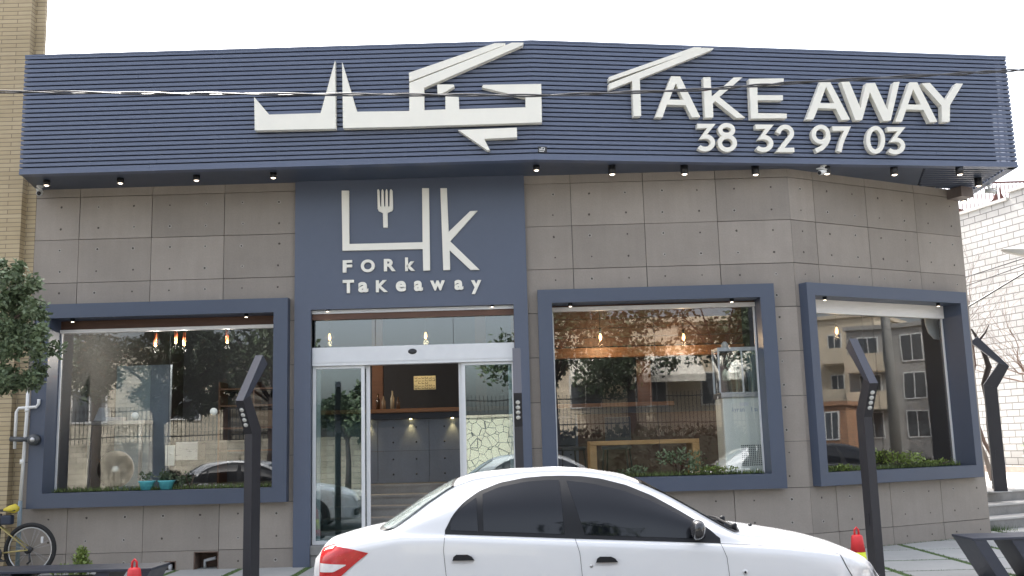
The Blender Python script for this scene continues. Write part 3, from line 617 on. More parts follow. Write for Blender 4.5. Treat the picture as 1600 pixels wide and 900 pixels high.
# ------------------------------------------------------------ canopy downlights and cameras
DL = [(-6.24, -.47), (-5.25, -.47), (-4.22, -.50), (-3.19, -.52), (.316, -.52), (1.331, -.41), (2.317, -.31), (3.307, -.18), (4.295, -.12), (5.274, .03), (6.218, .12), (6.787, .80), (6.99, 1.75)]
DLB = ['nearest the left end of the canopy', 'second from the left end of the canopy', 'third from the left end of the canopy', 'just left of the blue portal',
 'under the canopy bend beside the portal', 'second from the portal above the second window', 'third from the portal above the second window', 'above the right edge of the second window', 'beside the white camera',
 'between the white camera and the slatted canopy end', 'on the slatted soffit above the brown junction box', 'on the slatted soffit near the canopy end', 'farthest back on the canopy end']
for (x, y), lb in zip(DL, DLB):
    t = thing('downlight', 'small black cylinder downlight '+lb, 'downlight', (x, y, 5.158), 0, 'downlights under the canopy')
    big = x > 4.5
    r_, h_ = (.052, .125) if x > .9 else (.045, .07)
    mb = MB(); mb.lathe([(r_, 0), (r_, -h_), (r_*.8, -h_), (r_*.78, -h_+.015)], seg=20); mb.build('housing', m_black, t)
    mb = MB(); mb.lathe([(r_*.74, -h_+.014), (r_*.70, -h_+.004), (r_*.4, -h_-.006)], seg=16); mb.build('lamp', m_lampglow, t)
def camera_(x, y, rz, lab, base=5.158):
    t = thing('security_camera', lab, 'camera', (x, y, base), rz)
    mb = MB(); mb.lathe([(.045, 0), (.045, -.02), (.018, -.028), (.018, -.075)], seg=16); mb.build('mount', m_white, t)
    mb = MB(); mb.tube([(0, .06, -.085), (0, -.10, -.13)], .034, 16); mb.cbox(-.04, .04, -.12, .06, -.075, -.066, .003); mb.build('body', m_white, t)
    mb = MB(); mb.tube([(0, -.1003, -.1301), (0, -.106, -.1318)], .028, 14); mb.build('lens', m_black, t)
camera_(-6.45, -.22, R(20), 'white camera under the left end of the canopy beside the buff brick wall')
camera_(4.24, -.16, R(-50), 'white bullet camera under the canopy above the gap between the right windows')
camera_(7.14, 1.22, R(60), 'pale camera hanging at the far right rim of the canopy')

# ------------------------------------------------------------ inside the shop
def wood_box(mb, *a): mb.box(*a)
C_ = thing('service_counter', 'long service counter with warm wood top and dark panelled front facing the door', 'counter', (0, 0, 0))
mb = MB(); mb.ct = 1
for i in range(7):
    for k in range(2):
        mb.ct = rs.uniform(.9, 1.08); x0 = -3.02+.80*i
        mb.box(x0+.003, x0+.797, 2.30, 2.33, .955+.49*k, .955+.49*k+.486)
mb.build('front_panel', m_counter, C_)
mb = MB()
for i in range(7):
    for k in range(2):
        for fx in (.22, .42+.16):
            for fz in (.13, .36):
                x, z = -3.02+.8*i+fx+.02, .955+.49*k+fz
                mb.tube([(x, 2.3005, z), (x, 2.297, z)], .014, 10)
mb.build('tie_hole_marks', m_black, C_)
mb = MB(); mb.cbox(-3.1, 2.4, 2.16, 2.9, 2.03, 2.09, .006); mb.build('top', m_wood, C_)
mb = MB(); mb.box(-3.05, 2.35, 2.22, 2.85, 1.935, 2.029); mb.build('top_edge', m_int, C_)
m_spot = emat('counter_spot', (1, .8, .35), 3)
for x in (-2.35, -1.70, -1.05):
    mb = MB(); mb.lathe([(.02, 0), (.02, -.012)], (x, 2.26, 1.934), 12); mb.build('spotlight', m_spot, C_)
    l = bpy.data.lights.new('counter_lamp', 'SPOT'); l.energy = 1.6; l.spot_size = R(75); l.spot_blend = .8; l.color = (1, .78, .35); l.shadow_soft_size = .01
    lo = bpy.data.objects.new('counter_lamp', l); COL.objects.link(lo); lo.location = (x, 2.26, 1.915); lo.rotation_euler = (R(-4), 0, 0); lo.parent = C_
mb = MB(); mb.box(.9, 3.2, 2.29, 2.2995, .96, 1.93); mb.build('wood_front', m_woodd, C_)
# wood bulkhead over the counter
K = thing('menu_bulkhead', 'brown planked wood bulkhead hanging over the counter behind the second window', 'bulkhead', (0, 0, 0))
mb = MB()
for k in range(6): mb.box(-.1, 3.6, 2.5, 2.53, 3.0+.15*k+.004, 3.0+.15*(k+1)-.004)
mb.build('planks', m_woodd, K)
mb = MB(); mb.cbox(-.1, 3.6, 2.42, 2.6, 2.82, 2.98, .006); mb.build('beam', m_wood, K)
for x in (-2.35, -.62): mb = MB(); mb.box(x-.09, x+.09, 3.2, 3.3, .95, 3.9); mb.build('wood_post', m_woodd, B)
mb = MB(); mb.box(1.9, 2.12, 2.6, 2.7, .95, 3.0); mb.build('wood_post', m_woodd, B)
mb = MB(); mb.cbox(-1.68, -1.33, 2.60, 2.615, 2.40, 2.62, .003); t = mb.build('price_board', mat('cream_card', (.62, .60, .38), .7, 0, .05, 9)); tag(t, 'small cream printed card of boxed text standing behind the counter', 'card')
mb = MB(); rr = random.Random(4)
for i in range(6):
    for j in range(5):
        if rr.random() < .85:
            x, z = -1.665+.057*i, 2.412+.041*j
            mb.box(x, x+.040, 2.594, 2.5985, z, z+.006); 
            if rr.random() < .6: mb.box(x, x+.006, 2.594, 2.5985, z, z+.028)
            if rr.random() < .6: mb.box(x+.034, x+.04, 2.594, 2.5985, z, z+.028)
mb.build('print', m_black, t)
# bar of glasses behind the counter, a few bottles (dark silhouettes)
for i, x in enumerate((-2.25, -2.16, -2.02, -1.93)):
    mb = MB(); h = (.26, .22, .30, .2)[i]; mb.lathe([(.032, 0), (.034, h*.6), (.014, h*.78), (.014, h)], (x, 2.55, 2.091), 12)
    tag(mb.build('bottle', mat('bottle_glass_%s' % 'abcd'[i], [(.05, .03, .02), (.2, .16, .12), (.30, .28, .22), (.08, .06, .05)][i], .15)), ['dark brown bottle leftmost on the counter', 'short tan bottle second from left on the counter', 'tallest pale bottle on the counter', 'small dark bottle rightmost of the four on the counter'][i], 'bottle', 'bottles on the counter')
# pendants
def pendant(x, y, z, lab, kind):
    t = thing('pendant_lamp', lab, 'lamp', (x, y, z), 0, 'pendant lamps in the shop')
    mb = MB(); mb.tube([(0, 0, 4.0-z), (0, 0, .10)], .004, 6); mb.build('cord', m_black, t)
    if kind:
        mb = MB(); mb.tube([(0, 0, .10), (0, 0, .04)], .018, 10); mb.build('socket', m_black, t)
        mb = MB(); mb.lathe([(.008, .04), (.022, .0), (.024, -.03), (.010, -.065)], seg=12); mb.build('bulb', m_bulb, t)
        mb = MB()
        for k in range(6):
            a = 2*PI*k/6; mb.tube([(.02*math.cos(a), .02*math.sin(a), .05), (.08*math.cos(a), .08*math.sin(a), -.04)], .0025, 5)
        mb.build('cage', m_black, t)
        l = bpy.data.lights.new('pendant_light', 'POINT'); l.energy = 4.5; l.color = (1, .68, .38); l.shadow_soft_size = .04
        lo = bpy.data.objects.new('pendant_light', l); COL.objects.link(lo); lo.location = (0, 0, -.12); lo.parent = t
    else:
        mb = MB(); mb.tube([(0, 0, .10), (0, 0, -.06)], .022, 12); mb.build('shade', m_copper, t)
        mb = MB(); mb.tube([(0, 0, -.0605), (0, 0, -.10)], .016, 12); mb.build('bulb', m_bulb, t)
        l = bpy.data.lights.new('pendant_light', 'POINT'); l.energy = 9; l.color = (1, .88, .75); l.shadow_soft_size = .04
        lo = bpy.data.objects.new('pendant_light', l); COL.objects.link(lo); lo.location = (0, 0, -.16); lo.parent = t
for (x, z, lb) in ((-2.917, 3.237, 'glowing caged pendant leftmost above the door'), (-1.424, 3.215, 'glowing caged pendant in the middle above the door'),
                   (1.286, 3.119, 'glowing caged pendant in the left half of the second window'), (2.574, 3.083, 'glowing caged pendant in the middle of the second window')):
    pendant(x, 2.0, z, lb, 1)
pendant(5.14, 2.6, 3.179, 'glowing caged pendant in the right-hand angled window', 1)
for (x, z, lb) in ((-5.446, 3.20, 'copper tube pendant leftmost in the left window'), (-5.137, 3.24, 'copper tube pendant left of the close pair in the left window'),
                   (-5.011, 3.20, 'copper tube pendant right of the close pair in the left window'), (-4.365, 3.22, 'copper tube pendant rightmost in the left window')):
    pendant(x, 1.5, z, lb, 0)
# drink dispenser
t = thing('drink_dispenser', 'cream ayran dispenser with glass tanks on top behind the second window', 'dispenser', (3.06, .56, .95), R(0))
mb = MB(); mb.cbox(-.29, .29, -.25, .25, .05, 1.10, .02); mb.box(-.25, .25, -.22, .22, 0, .05); mb.build('body', m_cream, t)
mb = MB(); mb.cbox(-.31, .31, -.28, .27, 1.10, 1.17, .008); mb.build('drip_tray', m_steel, t)
m_dispglass = glassmat('tank_glass', (.75, .85, .80), .15, 2.0)
mb = MB(); mb.box(-.30, .24, -.2, .2, 1.172, 1.74); mb.build('tank', m_dispglass, t)
mb = MB()
for x in (-.30, .02, .24):
    for y in (-.205, .2): mb.box(x-.012, x+.012, y, y+.02, 1.172, 1.76)
mb.box(-.31, .25, -.21, .22, 1.741, 1.79)
mb.build('tank_frame', m_alu, t)
mb = MB(); mb.lathe([(.06, 0), (.05, .06), (.02, .10)], (-.16, 0, 1.79), 14); mb.build('lid_knob', m_white, t)
mb = MB(); mb.tube([(-.12, -.03, 1.60), (.0, -.03, 1.48), (.08, -.03, 1.18)], .02, 8); mb.build('stirrer', m_steel, t)
mb = MB()
for i in range(12):
    for j in range(11): mb.box(-.07+.025*i, -.07+.025*i+.015, -.2515, -.2505, .18+.026*j, .18+.026*j+.016)
mb.build('vent_grille', m_black, t)
TD = lambda u, d, z: (u, -.2505-d, z); m_bluetxt = mat('blue_grey_lettering', (.25, .31, .42), .5)
for (w_, x0) in (('Ayran', -.17), ('Isı', .10)):
    for i, ch in enumerate(w_):
        up = .06 if ch in 'AI' else .042; dz = -.014 if ch == 'y' else 0
        glyph(ch, x0+.036*i, .905+dz, x0+.036*i+(.028 if ch not in 'Iı' else .007), .905+up, TD, m_bluetxt, t, .002, 0)
mb = MB(); mb.box(-.06, .06, -.2515, -.2505, .985, 1.03); mb.build('sticker', m_white, t)
# low wooden table frame
t = thing('wooden_table', 'light wood table frame standing inside the second window', 'table', (1.76, 1.2, .95))
mb = MB(); mb.cbox(-.78, .78, -.25, .25, .50, .56, .006); mb.build('top', m_woodl, t)
for s_ in (-1, 1):
    mb = MB(); mb.cbox(s_*.73-.05, s_*.73+.05, -.25, .25, 0, .499, .006); mb.build('leg', m_woodl, t)
for x0, lb in ((-.1, 'dark upholstered chair'), (.55, 'dark upholstered chair')): pass
# person-high dark chair silhouettes behind the table
def chair(x, y, rz, lab):
    t = thing('bar_chair', lab, 'chair', (x, y, .95), rz, 'dark chairs behind the second window')
    mb = MB(); mb.cbox(-.2, .2, -.2, .2, .43, .49, .02); mb.build('seat', m_int, t)
    mb = MB(); mb.cbox(-.2, .2, .17, .21, .50, .92, .015); mb.build('backrest', m_int, t)
    for sx in (-1, 1):
        for sy in (-1, 1): mb = MB(); mb.tube([(sx*.17, sy*.17, .43), (sx*.2, sy*.2, 0)], .014, 8); mb.build('leg', m_black, t)
chair(.72, 1.7, R(20), 'dark chair at the left end behind the wooden table')
chair(1.45, 1.85, R(-15), 'dark chair behind the middle of the wooden table')
# left room: partition panel, shelf, metal boxes, reel
t = thing('partition_screen', 'grey blue partition panel with post inside the left window', 'screen', (0, 0, 0))
m_part = mat('pale_blue_board', (.30, .38, .40), .5, 0, .1, 2)
mb = MB(); mb.box(-5.93, -5.42, 1.3, 1.33, .95, 2.80); mb.build('panel', m_part, t)
mb = MB(); mb.box(-5.419, -5.13, 1.28, 1.36, .95, 2.80); mb.build('post', mat('post_blue_grey', (.20, .24, .28), .5, 0, .1, 2), t)
t = thing('steel_shelf', 'pale steel worktop standing at the left inside the left window', 'worktop', (0, 0, 0))
mb = MB(); mb.cbox(-6.2, -5.35, .9, 1.25, 1.93, 1.985, .004); mb.build('top', m_steel, t)
for x in (-6.15, -5.42): mb = MB(); mb.box(x-.02, x+.02, .95, 1.0, .95, 1.929); mb.build('leg', m_steel, t)
mb = MB(); mb.prism([[(-6.1, 1.99), (-6.02, 2.18), (-5.95, 2.18), (-5.93, 2.04), (-5.7, 2.04), (-5.7, 1.99)]], -1.15, -.95, FM); mb.build('scale', m_grey, t)
t = thing('round_fan', 'white ringed round fan on the sill inside the left window', 'fan', (-5.60, .55, 1.31), 0)
TF = lambda x, y, z: (x, z, y)
for n_, r_, w_ in (('outer_ring', .25, .045), ('inner_ring', .18, .03), ('inner_ring', .125, .02)):
    mb = MB(); mb.lathe([(r_, 0), (r_, .03), (r_-w_, .035), (r_-w_, .005), (r_, 0)], seg=36, T=TF); mb.build(n_, m_white, t)
mb = MB(); mb.lathe([(.0, -.02), (.045, -.015), (.05, .03)], seg=20, T=TF); mb.build('hub', m_cream, t)
mb = MB()
for k in range(18):
    a = 2*PI*k/18; mb.tube([(.05*math.cos(a), .015, .05*math.sin(a)), (.24*math.cos(a+.2), .015, .24*math.sin(a+.2))], .0025, 5)
mb.build('guard_wires', m_white, t)
mb = MB(); mb.cbox(-.12, .12, -.06, .06, -.36, -.30, .01); mb.tube([(0, .03, -.30), (0, .03, -.2)], .015); mb.build('foot', m_white, t)
t = thing('metal_box', 'brushed steel box with a cream door hanging in the left window', 'box', (0, 0, 0))
mb = MB(); mb.cbox(-4.98, -4.66, 1.15, 1.5, 1.40, 1.66, .006); mb.build('body', m_steel, t)
mb = MB(); mb.cbox(-5.12, -4.985, 1.12, 1.16, 1.33, 1.62, .005); mb.tube([(-5.04, 1.119, 1.5), (-5.04, 1.10, 1.5)], .014); mb.build('door', m_cream, t)
t = thing('shelf_unit', 'dim brown shelf unit against the back of the left room', 'shelf', (0, 0, 0))
mb = MB()
for z in (1.5, 1.9, 2.3, 2.6): mb.box(-5.4, -4.2, 4.6, 5.1, z, z+.03)
for x in (-5.42, -4.8, -4.2): mb.box(x, x+.03, 4.6, 5.1, .95, 2.75)
mb.build('frame', m_woodd, t)
mb = MB(); mb.cbox(-4.75, -4.35, 4.65, 5.0, 1.935, 2.22, .01); mb.build('carton', mat('carton', (.16, .13, .10), .8), t)
# white leaf-shaped panel in the angled window and round stickers
mb = MB(); pts = [(2.93, 3.36), (3.21, 3.36), (3.21, 2.90), (3.10, 2.91), (2.99, 3.0), (2.94, 3.13)]
mb.prism([pts], -.42, -.40, FC); tag(mb.build('wall_panel', m_white), 'white rounded panel high inside the angled window', 'panel')
for (x, z, T, lb) in ((-5.22, 2.02, FM, 'left of the two round handles on the glass of the left window'), (-4.15, 2.05, FM, 'right of the two round handles on the glass of the left window'), ):
    mb = MB(); mb.tube([T(x, -.215, z), T(x, -.205, z)], .05, 20); tag(mb.build('round_sticker', m_cream), lb.capitalize().replace('Left', 'pale disc, left').replace('Right', 'pale disc, right'), 'sticker', 'discs on the window glass')
# sill planting
def leafy(mb, c, rx, ry, rz_, n, ls, rs, up=.3):
    for _ in range(n):
        while True:
            p = Vector((rs.uniform(-1, 1), rs.uniform(-1, 1), rs.uniform(-1, 1)))
            if p.length < 1: break
        p = Vector((c[0]+p.x*rx, c[1]+p.y*ry, c[2]+p.z*rz_)); l = ls*rs.uniform(.6, 1.3)
        d = Vector((rs.gauss(0, 1), rs.gauss(0, 1), rs.gauss(up, .8))).normalized(); s_ = d.cross(Vector((rs.gauss(0, 1), rs.gauss(0, 1), rs.gauss(0, 1)))).normalized()*l*.28
        mb.add([p, p+d*l*.5+s_, p+d*l, p+d*l*.5-s_], [(0, 1, 2, 3)])
rs = random.Random(31)
def sill(T, a, b, lab, z=1.03):
    mb = MB(); n = int((b-a)/.05)
    for i in range(n):
        u = a+(b-a)*(i+.5)/n
        for k in range(16):
            q = T(u+rs.uniform(-.03, .03), rs.uniform(-.17, -.03), z)
            blade(mb, q[0], q[1], q[2], rs.uniform(.03, .085), .008, rs)
    q0 = [T(a, -.19, z+.001), T(b, -.19, z+.001), T(b, -.02, z+.012), T(a, -.02, z+.012)]; mb.add(q0, [(0, 1, 2, 3)])
    tag(mb.build('moss_strip', m_moss), lab, 'moss')
sill(FM, -6.22, -3.32, 'low mossy green strip on the sill of the left window')
sill(FM, .55, 3.2, 'low mossy green strip on the sill of the second window')
sill(FC, .25, 3.0, 'low mossy green strip on the sill of the angled window', 1.02)
def bush(T, u, w, h, lab, z, m=m_leaf, n=220, ls=.06):
    q = T(u, -.10, z); t = thing('shrub', lab, 'plant', q)
    mb = MB()
    for k in range(7): mb.tube([(rs.uniform(-.02, .02), 0, 0), (rs.uniform(-w, w)*.5, rs.uniform(-.03, .03), h*.7)], .004, 5)
    mb.build('stems', m_bark, t)
    mb = MB()
    for k in range(6): leafy(mb, (rs.uniform(-w, w)*.75, rs.uniform(-.03, .03), h*rs.uniform(.35, .8)), w*.4, .05, h*.28, n//6, ls, rs)
    mb.build('foliage', m, t)
bush(FM, 2.12, .34, .34, 'loose green shrub on the sill in the middle of the second window', 1.03, m_leaf, 420, .05)
bush(FM, 2.62, .30, .12, 'low trailing green plant right of the loose shrub in the second window', 1.03, m_leafl, 260, .035)
bush(FM, 1.45, .26, .13, 'low green plant left of the loose shrub in the second window', 1.03, m_leaf, 220, .04)
bush(FC, 1.72, .46, .34, 'wide yellow green shrub on the sill of the angled window', 1.02, m_leafl, 520, .05)
bush(FC, .55, .22, .10, 'low light green plant at the left end of the angled window sill', 1.02, m_leafl, 220, .04)
bush(FC, 2.55, .34, .10, 'low light green plant at the right end of the angled window sill', 1.02, m_leafl, 260, .04)
bush(FM, -4.72, .12, .26, 'small dark shrub behind the cyan pots in the left window', 1.03, m_leafd, 140, .05)
bush(FM, -4.42, .16, .26, 'dark leafy shrub right of the cyan pots in the left window', 1.03, m_leafd, 180, .05)
for i, (x, lb) in enumerate(((-4.98, 'cyan flower pot on the left, on the sill of the left window'), (-4.72, 'cyan flower pot on the right, on the sill of the left window'))):
    t = thing('flower_pot', lb, 'pot', (x, .08, 1.035), 0, 'cyan pots on the sill')
    mb = MB(); mb.lathe([(.075, 0), (.098, .09), (.112, .105), (.112, .118), (.098, .118)], seg=20); mb.build('pot', m_cyan, t)
    mb = MB(); leafy(mb, (0, 0, .17), .09, .07, .06, 60, .05, rs); mb.build('plant', m_leafd, t)
# ------------------------------------------------------------ street furniture
def post(x, y, z, rz, lab):                                  # folded charcoal light post, lens side towards local -Y
    t = thing('light_post', lab, 'light post', (x, y, z), rz, 'folded charcoal light posts')
    W = .045
    def seg(prof):                                           # prof: (y, z) outline
        mb = MB(); mb.prism([prof], -W, W, lambda a, d, b: (d, a, b)); return mb
    mb = seg([(-.10, .012), (-.10, 1.69), (.10, 1.75), (.10, .012)]); mb.build('column', m_post, t)
    mb = seg([(-.10, 1.6905), (-.315, 2.04), (-.16, 2.10), (.10, 1.7505)]); h = mb.build('lamp_head', m_post, t)
    mb = seg([(-.3155, 2.0410), (.125, 2.56), (.24, 2.47), (-.1600, 2.1015)]); mb.build('arm', m_bench, t)  # bluer paint than the column: skylight on the arm put into colour
    for k in range(4):
        f = .28+.15*k; c = Vector((0, -.10+(-.215)*f, 1.6905+.3495*f)); n = Vector((0, -.3595, -.215)).normalized()
        mb = MB(); mb.tube([c, c+n*.006], .024, 16); mb.build('lens', m_lens, h)
        mb = MB(); mb.tube([c+n*.0001, c+n*.004], .031, 16); mb.build('bezel', m_black, h)
    mb = MB(); mb.cbox(-.11, .11, -.16, .16, 0, .012, .003); mb.build('base_plate', m_steel, t)
    mb = MB(); mb.cbox(-.0455, -.049, -.03, .03, .55, .68, .001); mb.build('inspection_cover', m_post, t)
    return t
post(-2.90, -2.45, 0, R(-12), 'charcoal folded light post standing before the left window')
post(-.015, -2.45, 0, R(0), 'charcoal folded light post before the right pillar of the blue portal')
post(3.73, -2.45, 0, R(4), 'charcoal folded light post in front of the angled window')
t = post(7.84, 3.30, .51, R(75), 'brown folded light post on the white terrace right of the building')
mb = MB(); mb.cbox(-.03, .03, -.1085, -.1008, .38, .50, .002); mb.build('label_plate', m_white, t)

def bench(x, y, rz, lab, mirror=1):
    t = thing('steel_bench', lab, 'bench', (x, y, 0), rz, 'dark steel benches on the pavement')
    s_ = mirror
    mb = MB(); a, b = sorted((0, s_*1.9)); mb.cbox(a, b, 0, .47, .425, .45, .004); mb.build('seat', m_bench, t)
    for i, (x0, dx) in enumerate(((.012, .24), (.40, .24), (1.36, -.24), (1.75, -.24))):
        pts = [(s_*x0, .4245), (s_*(x0+.13), .4245), (s_*(x0+.13+dx), .0), (s_*(x0+dx), .0)]
        mb = MB(); e = .02 if i in (1, 2) else .004
        mb.prism([pts], e, .47-e, lambda u, d, z: (u, d, z)); mb.build('leg', m_bench, t)
    return t
bench(4.51, -3.04, R(1), 'dark steel bench with slanted plate legs at the lower right corner of the pavement')
t = bench(-3.50, -3.72, R(-2), 'dark steel bench with slanted plate legs at the lower left in front of the bicycle', -1)
mb = MB(); mb.cbox(-1.34, -.55, .06, .40, .02, .36, .006); mb.build('planter_box', m_bench, t)

def cone(x, y, lab):
    t = thing('traffic_cone', lab, 'cone', (x, y, 0), 0, 'red and yellow cones at the kerb')
    mb = MB(); mb.cbox(-.15, .15, -.15, .15, 0, .03, .008); mb.build('base', m_tyre, t)
    mb = MB(); mb.lathe([(.105, .03), (.092, .14)], seg=28); mb.build('lower_band', m_conered, t)
    mb = MB(); mb.lathe([(.0918, .1405), (.074, .315)], seg=28); mb.build('yellow_band', m_coneyel, t)
    mb = MB(); mb.lathe([(.0738, .3155), (.056, .47), (.046, .482), (.03, .488)], seg=28); mb.build('upper_band', m_conered, t)
    mb = MB(); mb.tube([(-.022, 0, .485), (-.020, 0, .535), (0, 0, .56), (.020, 0, .535), (.022, 0, .485)], .011, 8); mb.build('grip', m_conered, t)
cone(3.45, -2.75, 'red and yellow plastic cone beside the front wing of the white car')
cone(-3.57, -3.95, 'red and yellow plastic cone before the end of the left bench')

# shrub in the planter by the left bench
rs = random.Random(77)
t = thing('young_conifer', 'small yellow green conifer growing behind the left bench', 'plant', (-4.47, -3.0, 0))
mb = MB(); mb.tube([(0, 0, 0), (.01, 0, .3), (0, .01, .56)], [.012, .009, .004], 6); mb.build('stem', m_bark, t)
mb = MB()
for k in range(16):
    z = .12+.028*k; w = .22*(1-k/20)
    leafy(mb, (rs.uniform(-w, w)*.5, rs.uniform(-w, w)*.5, z), w*.75, w*.75, .07, 90, .035, rs, 1.2)
leafy(mb, (-.22, .05, .36), .12, .1, .06, 160, .035, rs, 1.2); leafy(mb, (.2, .05, .34), .11, .1, .06, 130, .035, rs, 1.2)
mb.build('foliage', m_leafl, t)

# bicycle leaning at the buff wall, front wheel beyond the frame of the photograph
t = thing('bicycle', 'black mountain bicycle with yellow and black saddle leaning on the buff brick wall', 'bicycle', (-6.30, -.33, 0), R(0))
def wheel(x, nm='wheel'):
    mb = MB()
    n = 48
    def tor(Rm, r_, seg=8, sq=1):
        V = []; F = []
        for i in range(n):
            a = 2*PI*i/n
            for k in range(seg): b = 2*PI*k/seg; V.append((x+(Rm+r_*math.cos(b))*math.cos(a), r_*sq*math.sin(b), .34+(Rm+r_*math.cos(b))*math.sin(a)))
        for i in range(n):
            for k in range(seg): F.append((i*seg+k, i*seg+(k+1) % seg, ((i+1) % n)*seg+(k+1) % seg, ((i+1) % n)*seg+k))
        return V, F
    mb.add(*tor(.312, .027), True); w = mb.build('tyre', m_tyre, t)
    m2 = MB(); m2.add(*tor(.276, .010, 6, .9), True); m2.build('rim', m_rim, w)
    m3 = MB()
    for k in range(28):
        a = 2*PI*k/28; m3.tube([(x, .02*(-1)**k, .34), (x+.272*math.cos(a+.25*(-1)**(k//2)), 0, .34+.272*math.sin(a+.25*(-1)**(k//2)))], .0011, 4)
    m3.build('spokes', m_steel, w)
    m4 = MB(); m4.tube([(x, -.05, .34), (x, .05, .34)], .02, 12); m4.build('hub', m_black, w)
wheel(0); wheel(-1.04)
mb = MB()
bb, st_, hd, ht = (-.42, 0, .30), (-.40, 0, .68), (-.93, 0, .80), (-.955, 0, .88)
mb.tube([bb, st_], .017); mb.tube([st_, (-.92, 0, .83)], .017); mb.tube([bb, (-.915, 0, .76)], .02); mb.tube([(-.905, 0, .72), (-.945, 0, .86)], .02)
mb.build('frame', m_black, t)
mb = MB()
for y in (-.055, .055):
    mb.tube([(0, y, .34), (-.2, y, .325), bb], .010); mb.tube([(0, y, .34), (-.395, y*.4, .64)], .009)
mb.build('rear_triangle', mat('brass_paint', (.33, .27, .10), .4, .2), t)
mb = MB()
for y in (-.05, .05): mb.tube([(-1.04, y, .34), (-.955, y, .70)], .014)
mb.tube([(-.955, 0, .70), (-.985, 0, .95)], .016); mb.tube([(-.955, -.28, .98), (-.985, 0, .96), (-.955, .28, .98)], .013); mb.build('fork_and_handlebar', m_black, t)
mb = MB(); mb.tube([(-.40, 0, .67), (-.395, 0, .80)], .014); mb.build('seat_post', m_black, t)
mb = MB(); mb.add([(-.50, -.02, .82), (-.50, .02, .82), (-.28, .04, .825), (-.20, .075, .83), (-.18, 0, .835), (-.20, -.075, .83), (-.28, -.04, .825),
   (-.50, 0, .845), (-.28, 0, .86), (-.20, 0, .87)], [(0, 1, 7), (1, 2, 8, 7), (2, 3, 9, 8), (3, 4, 9), (4, 5, 9), (5, 6, 8, 9), (6, 0, 7, 8), (0, 6, 5, 4, 3, 2, 1)], True)
sa = mb.build('saddle', m_black, t)
mb = MB(); mb.tube([(-.36, 0, .842), (-.29, 0, .855), (-.22, 0, .860), (-.175, 0, .85)], [.022, .045, .062, .03], 12); mb.build('saddle_pad', m_yellow, sa)
mb = MB(); mb.cbox(-.38, -.24, -.05, .05, .66, .78, .02); mb.build('saddle_bag', m_bluedark, t)
mb = MB(); mb.tube([(0, -.06, .34), (0, -.045, .34)], .05, 16); mb.tube([(.02, -.065, .30), (.035, -.065, .20), (.0, -.065, .17)], .014, 8); mb.build('derailleur', m_black, t)
mb = MB(); mb.tube([(-.42, -.07, .30), (-.42, -.06, .30)], .095, 24); mb.tube([(-.42, -.08, .30), (-.30, -.09, .22)], .012, 8); mb.cbox(-.34, -.25, -.15, -.09, .21, .23, .004); mb.build('crankset', m_black, t)
mb = MB(); mb.cbox(.135, .165, -.012, .012, .42, .50, .004); mb.build('reflector', m_clear, t)

# ------------------------------------------------------------ white saloon car
ZC = [(-2.17, .86), (-2.155, .925), (-2.13, .955), (-2.0, .99), (-1.87, 1.018), (-1.72, 1.035), (-1.56, 1.135), (-1.35, 1.272), (-1.17, 1.368), (-1.09, 1.402), (-.96, 1.434), (-.67, 1.457), (-.41, 1.455), (-.05, 1.437), (.2, 1.395), (.33, 1.345), (.66, 1.155), (.91, 1.010), (1.01, .985), (1.14, .97), (1.29, .946), (1.49, .910), (1.67, .872), (1.8, .832), (1.91, .788), (2.0, .74), (2.07, .68), (2.13, .58)]
ZS_ = [(-2.17, .80), (-2.12, .88), (-1.95, .955), (-1.7, 1.0), (-1.5, 1.03), (-1.16, 1.028), (-.68, 1.0), (-.22, .972), (.61, .924), (.82, .912), (1.0, .896), (1.29, .868), (1.53, .834), (1.68, .808), (1.85, .75), (2.0, .68), (2.13, .53)]
ARC = [(-1.165, 1.035), (-1.15, 1.08), (-1.112, 1.15), (-1.034, 1.235), (-.919, 1.312), (-.765, 1.368), (-.574, 1.400), (-.432, 1.408), (-.303, 1.408), (-.147, 1.400), (-.005, 1.378), (.183, 1.326), (.368, 1.245), (.552, 1.138), (.689, 1.052), (.761, .998), (.825, .935)]
ZR = [(-2.17, .83), (-2.1, .915), (-1.87, .985), (-1.72, 1.02), (-1.56, 1.06), (-1.45, 1.13), (-1.30, 1.235), (-1.12, 1.345), (-.95, 1.395), (-.765, 1.418), (-.574, 1.436), (-.3, 1.440), (-.05, 1.420), (.12, 1.385), (.3, 1.325), (.48, 1.24), (.66, 1.135), (.80, 1.05), (.93, .975), (1.02, .945), (1.15, .935), (1.4, .895), (1.67, .845), (1.85, .785), (2.0, .715), (2.13, .55)]
YR = [(-2.17, .38), (-2.0, .58), (-1.7, .655), (-1.5, .66), (-1.2, .60), (-.9, .575), (-.3, .565), (.2, .575), (.5, .61), (.8, .665), (.95, .685), (1.2, .60), (1.7, .54), (2.0, .43), (2.13, .3)]
def smooth_tab(tab, u, h=.04): return (lerp_tab(tab, u-h)+2*lerp_tab(tab, u)+lerp_tab(tab, u+h))/4
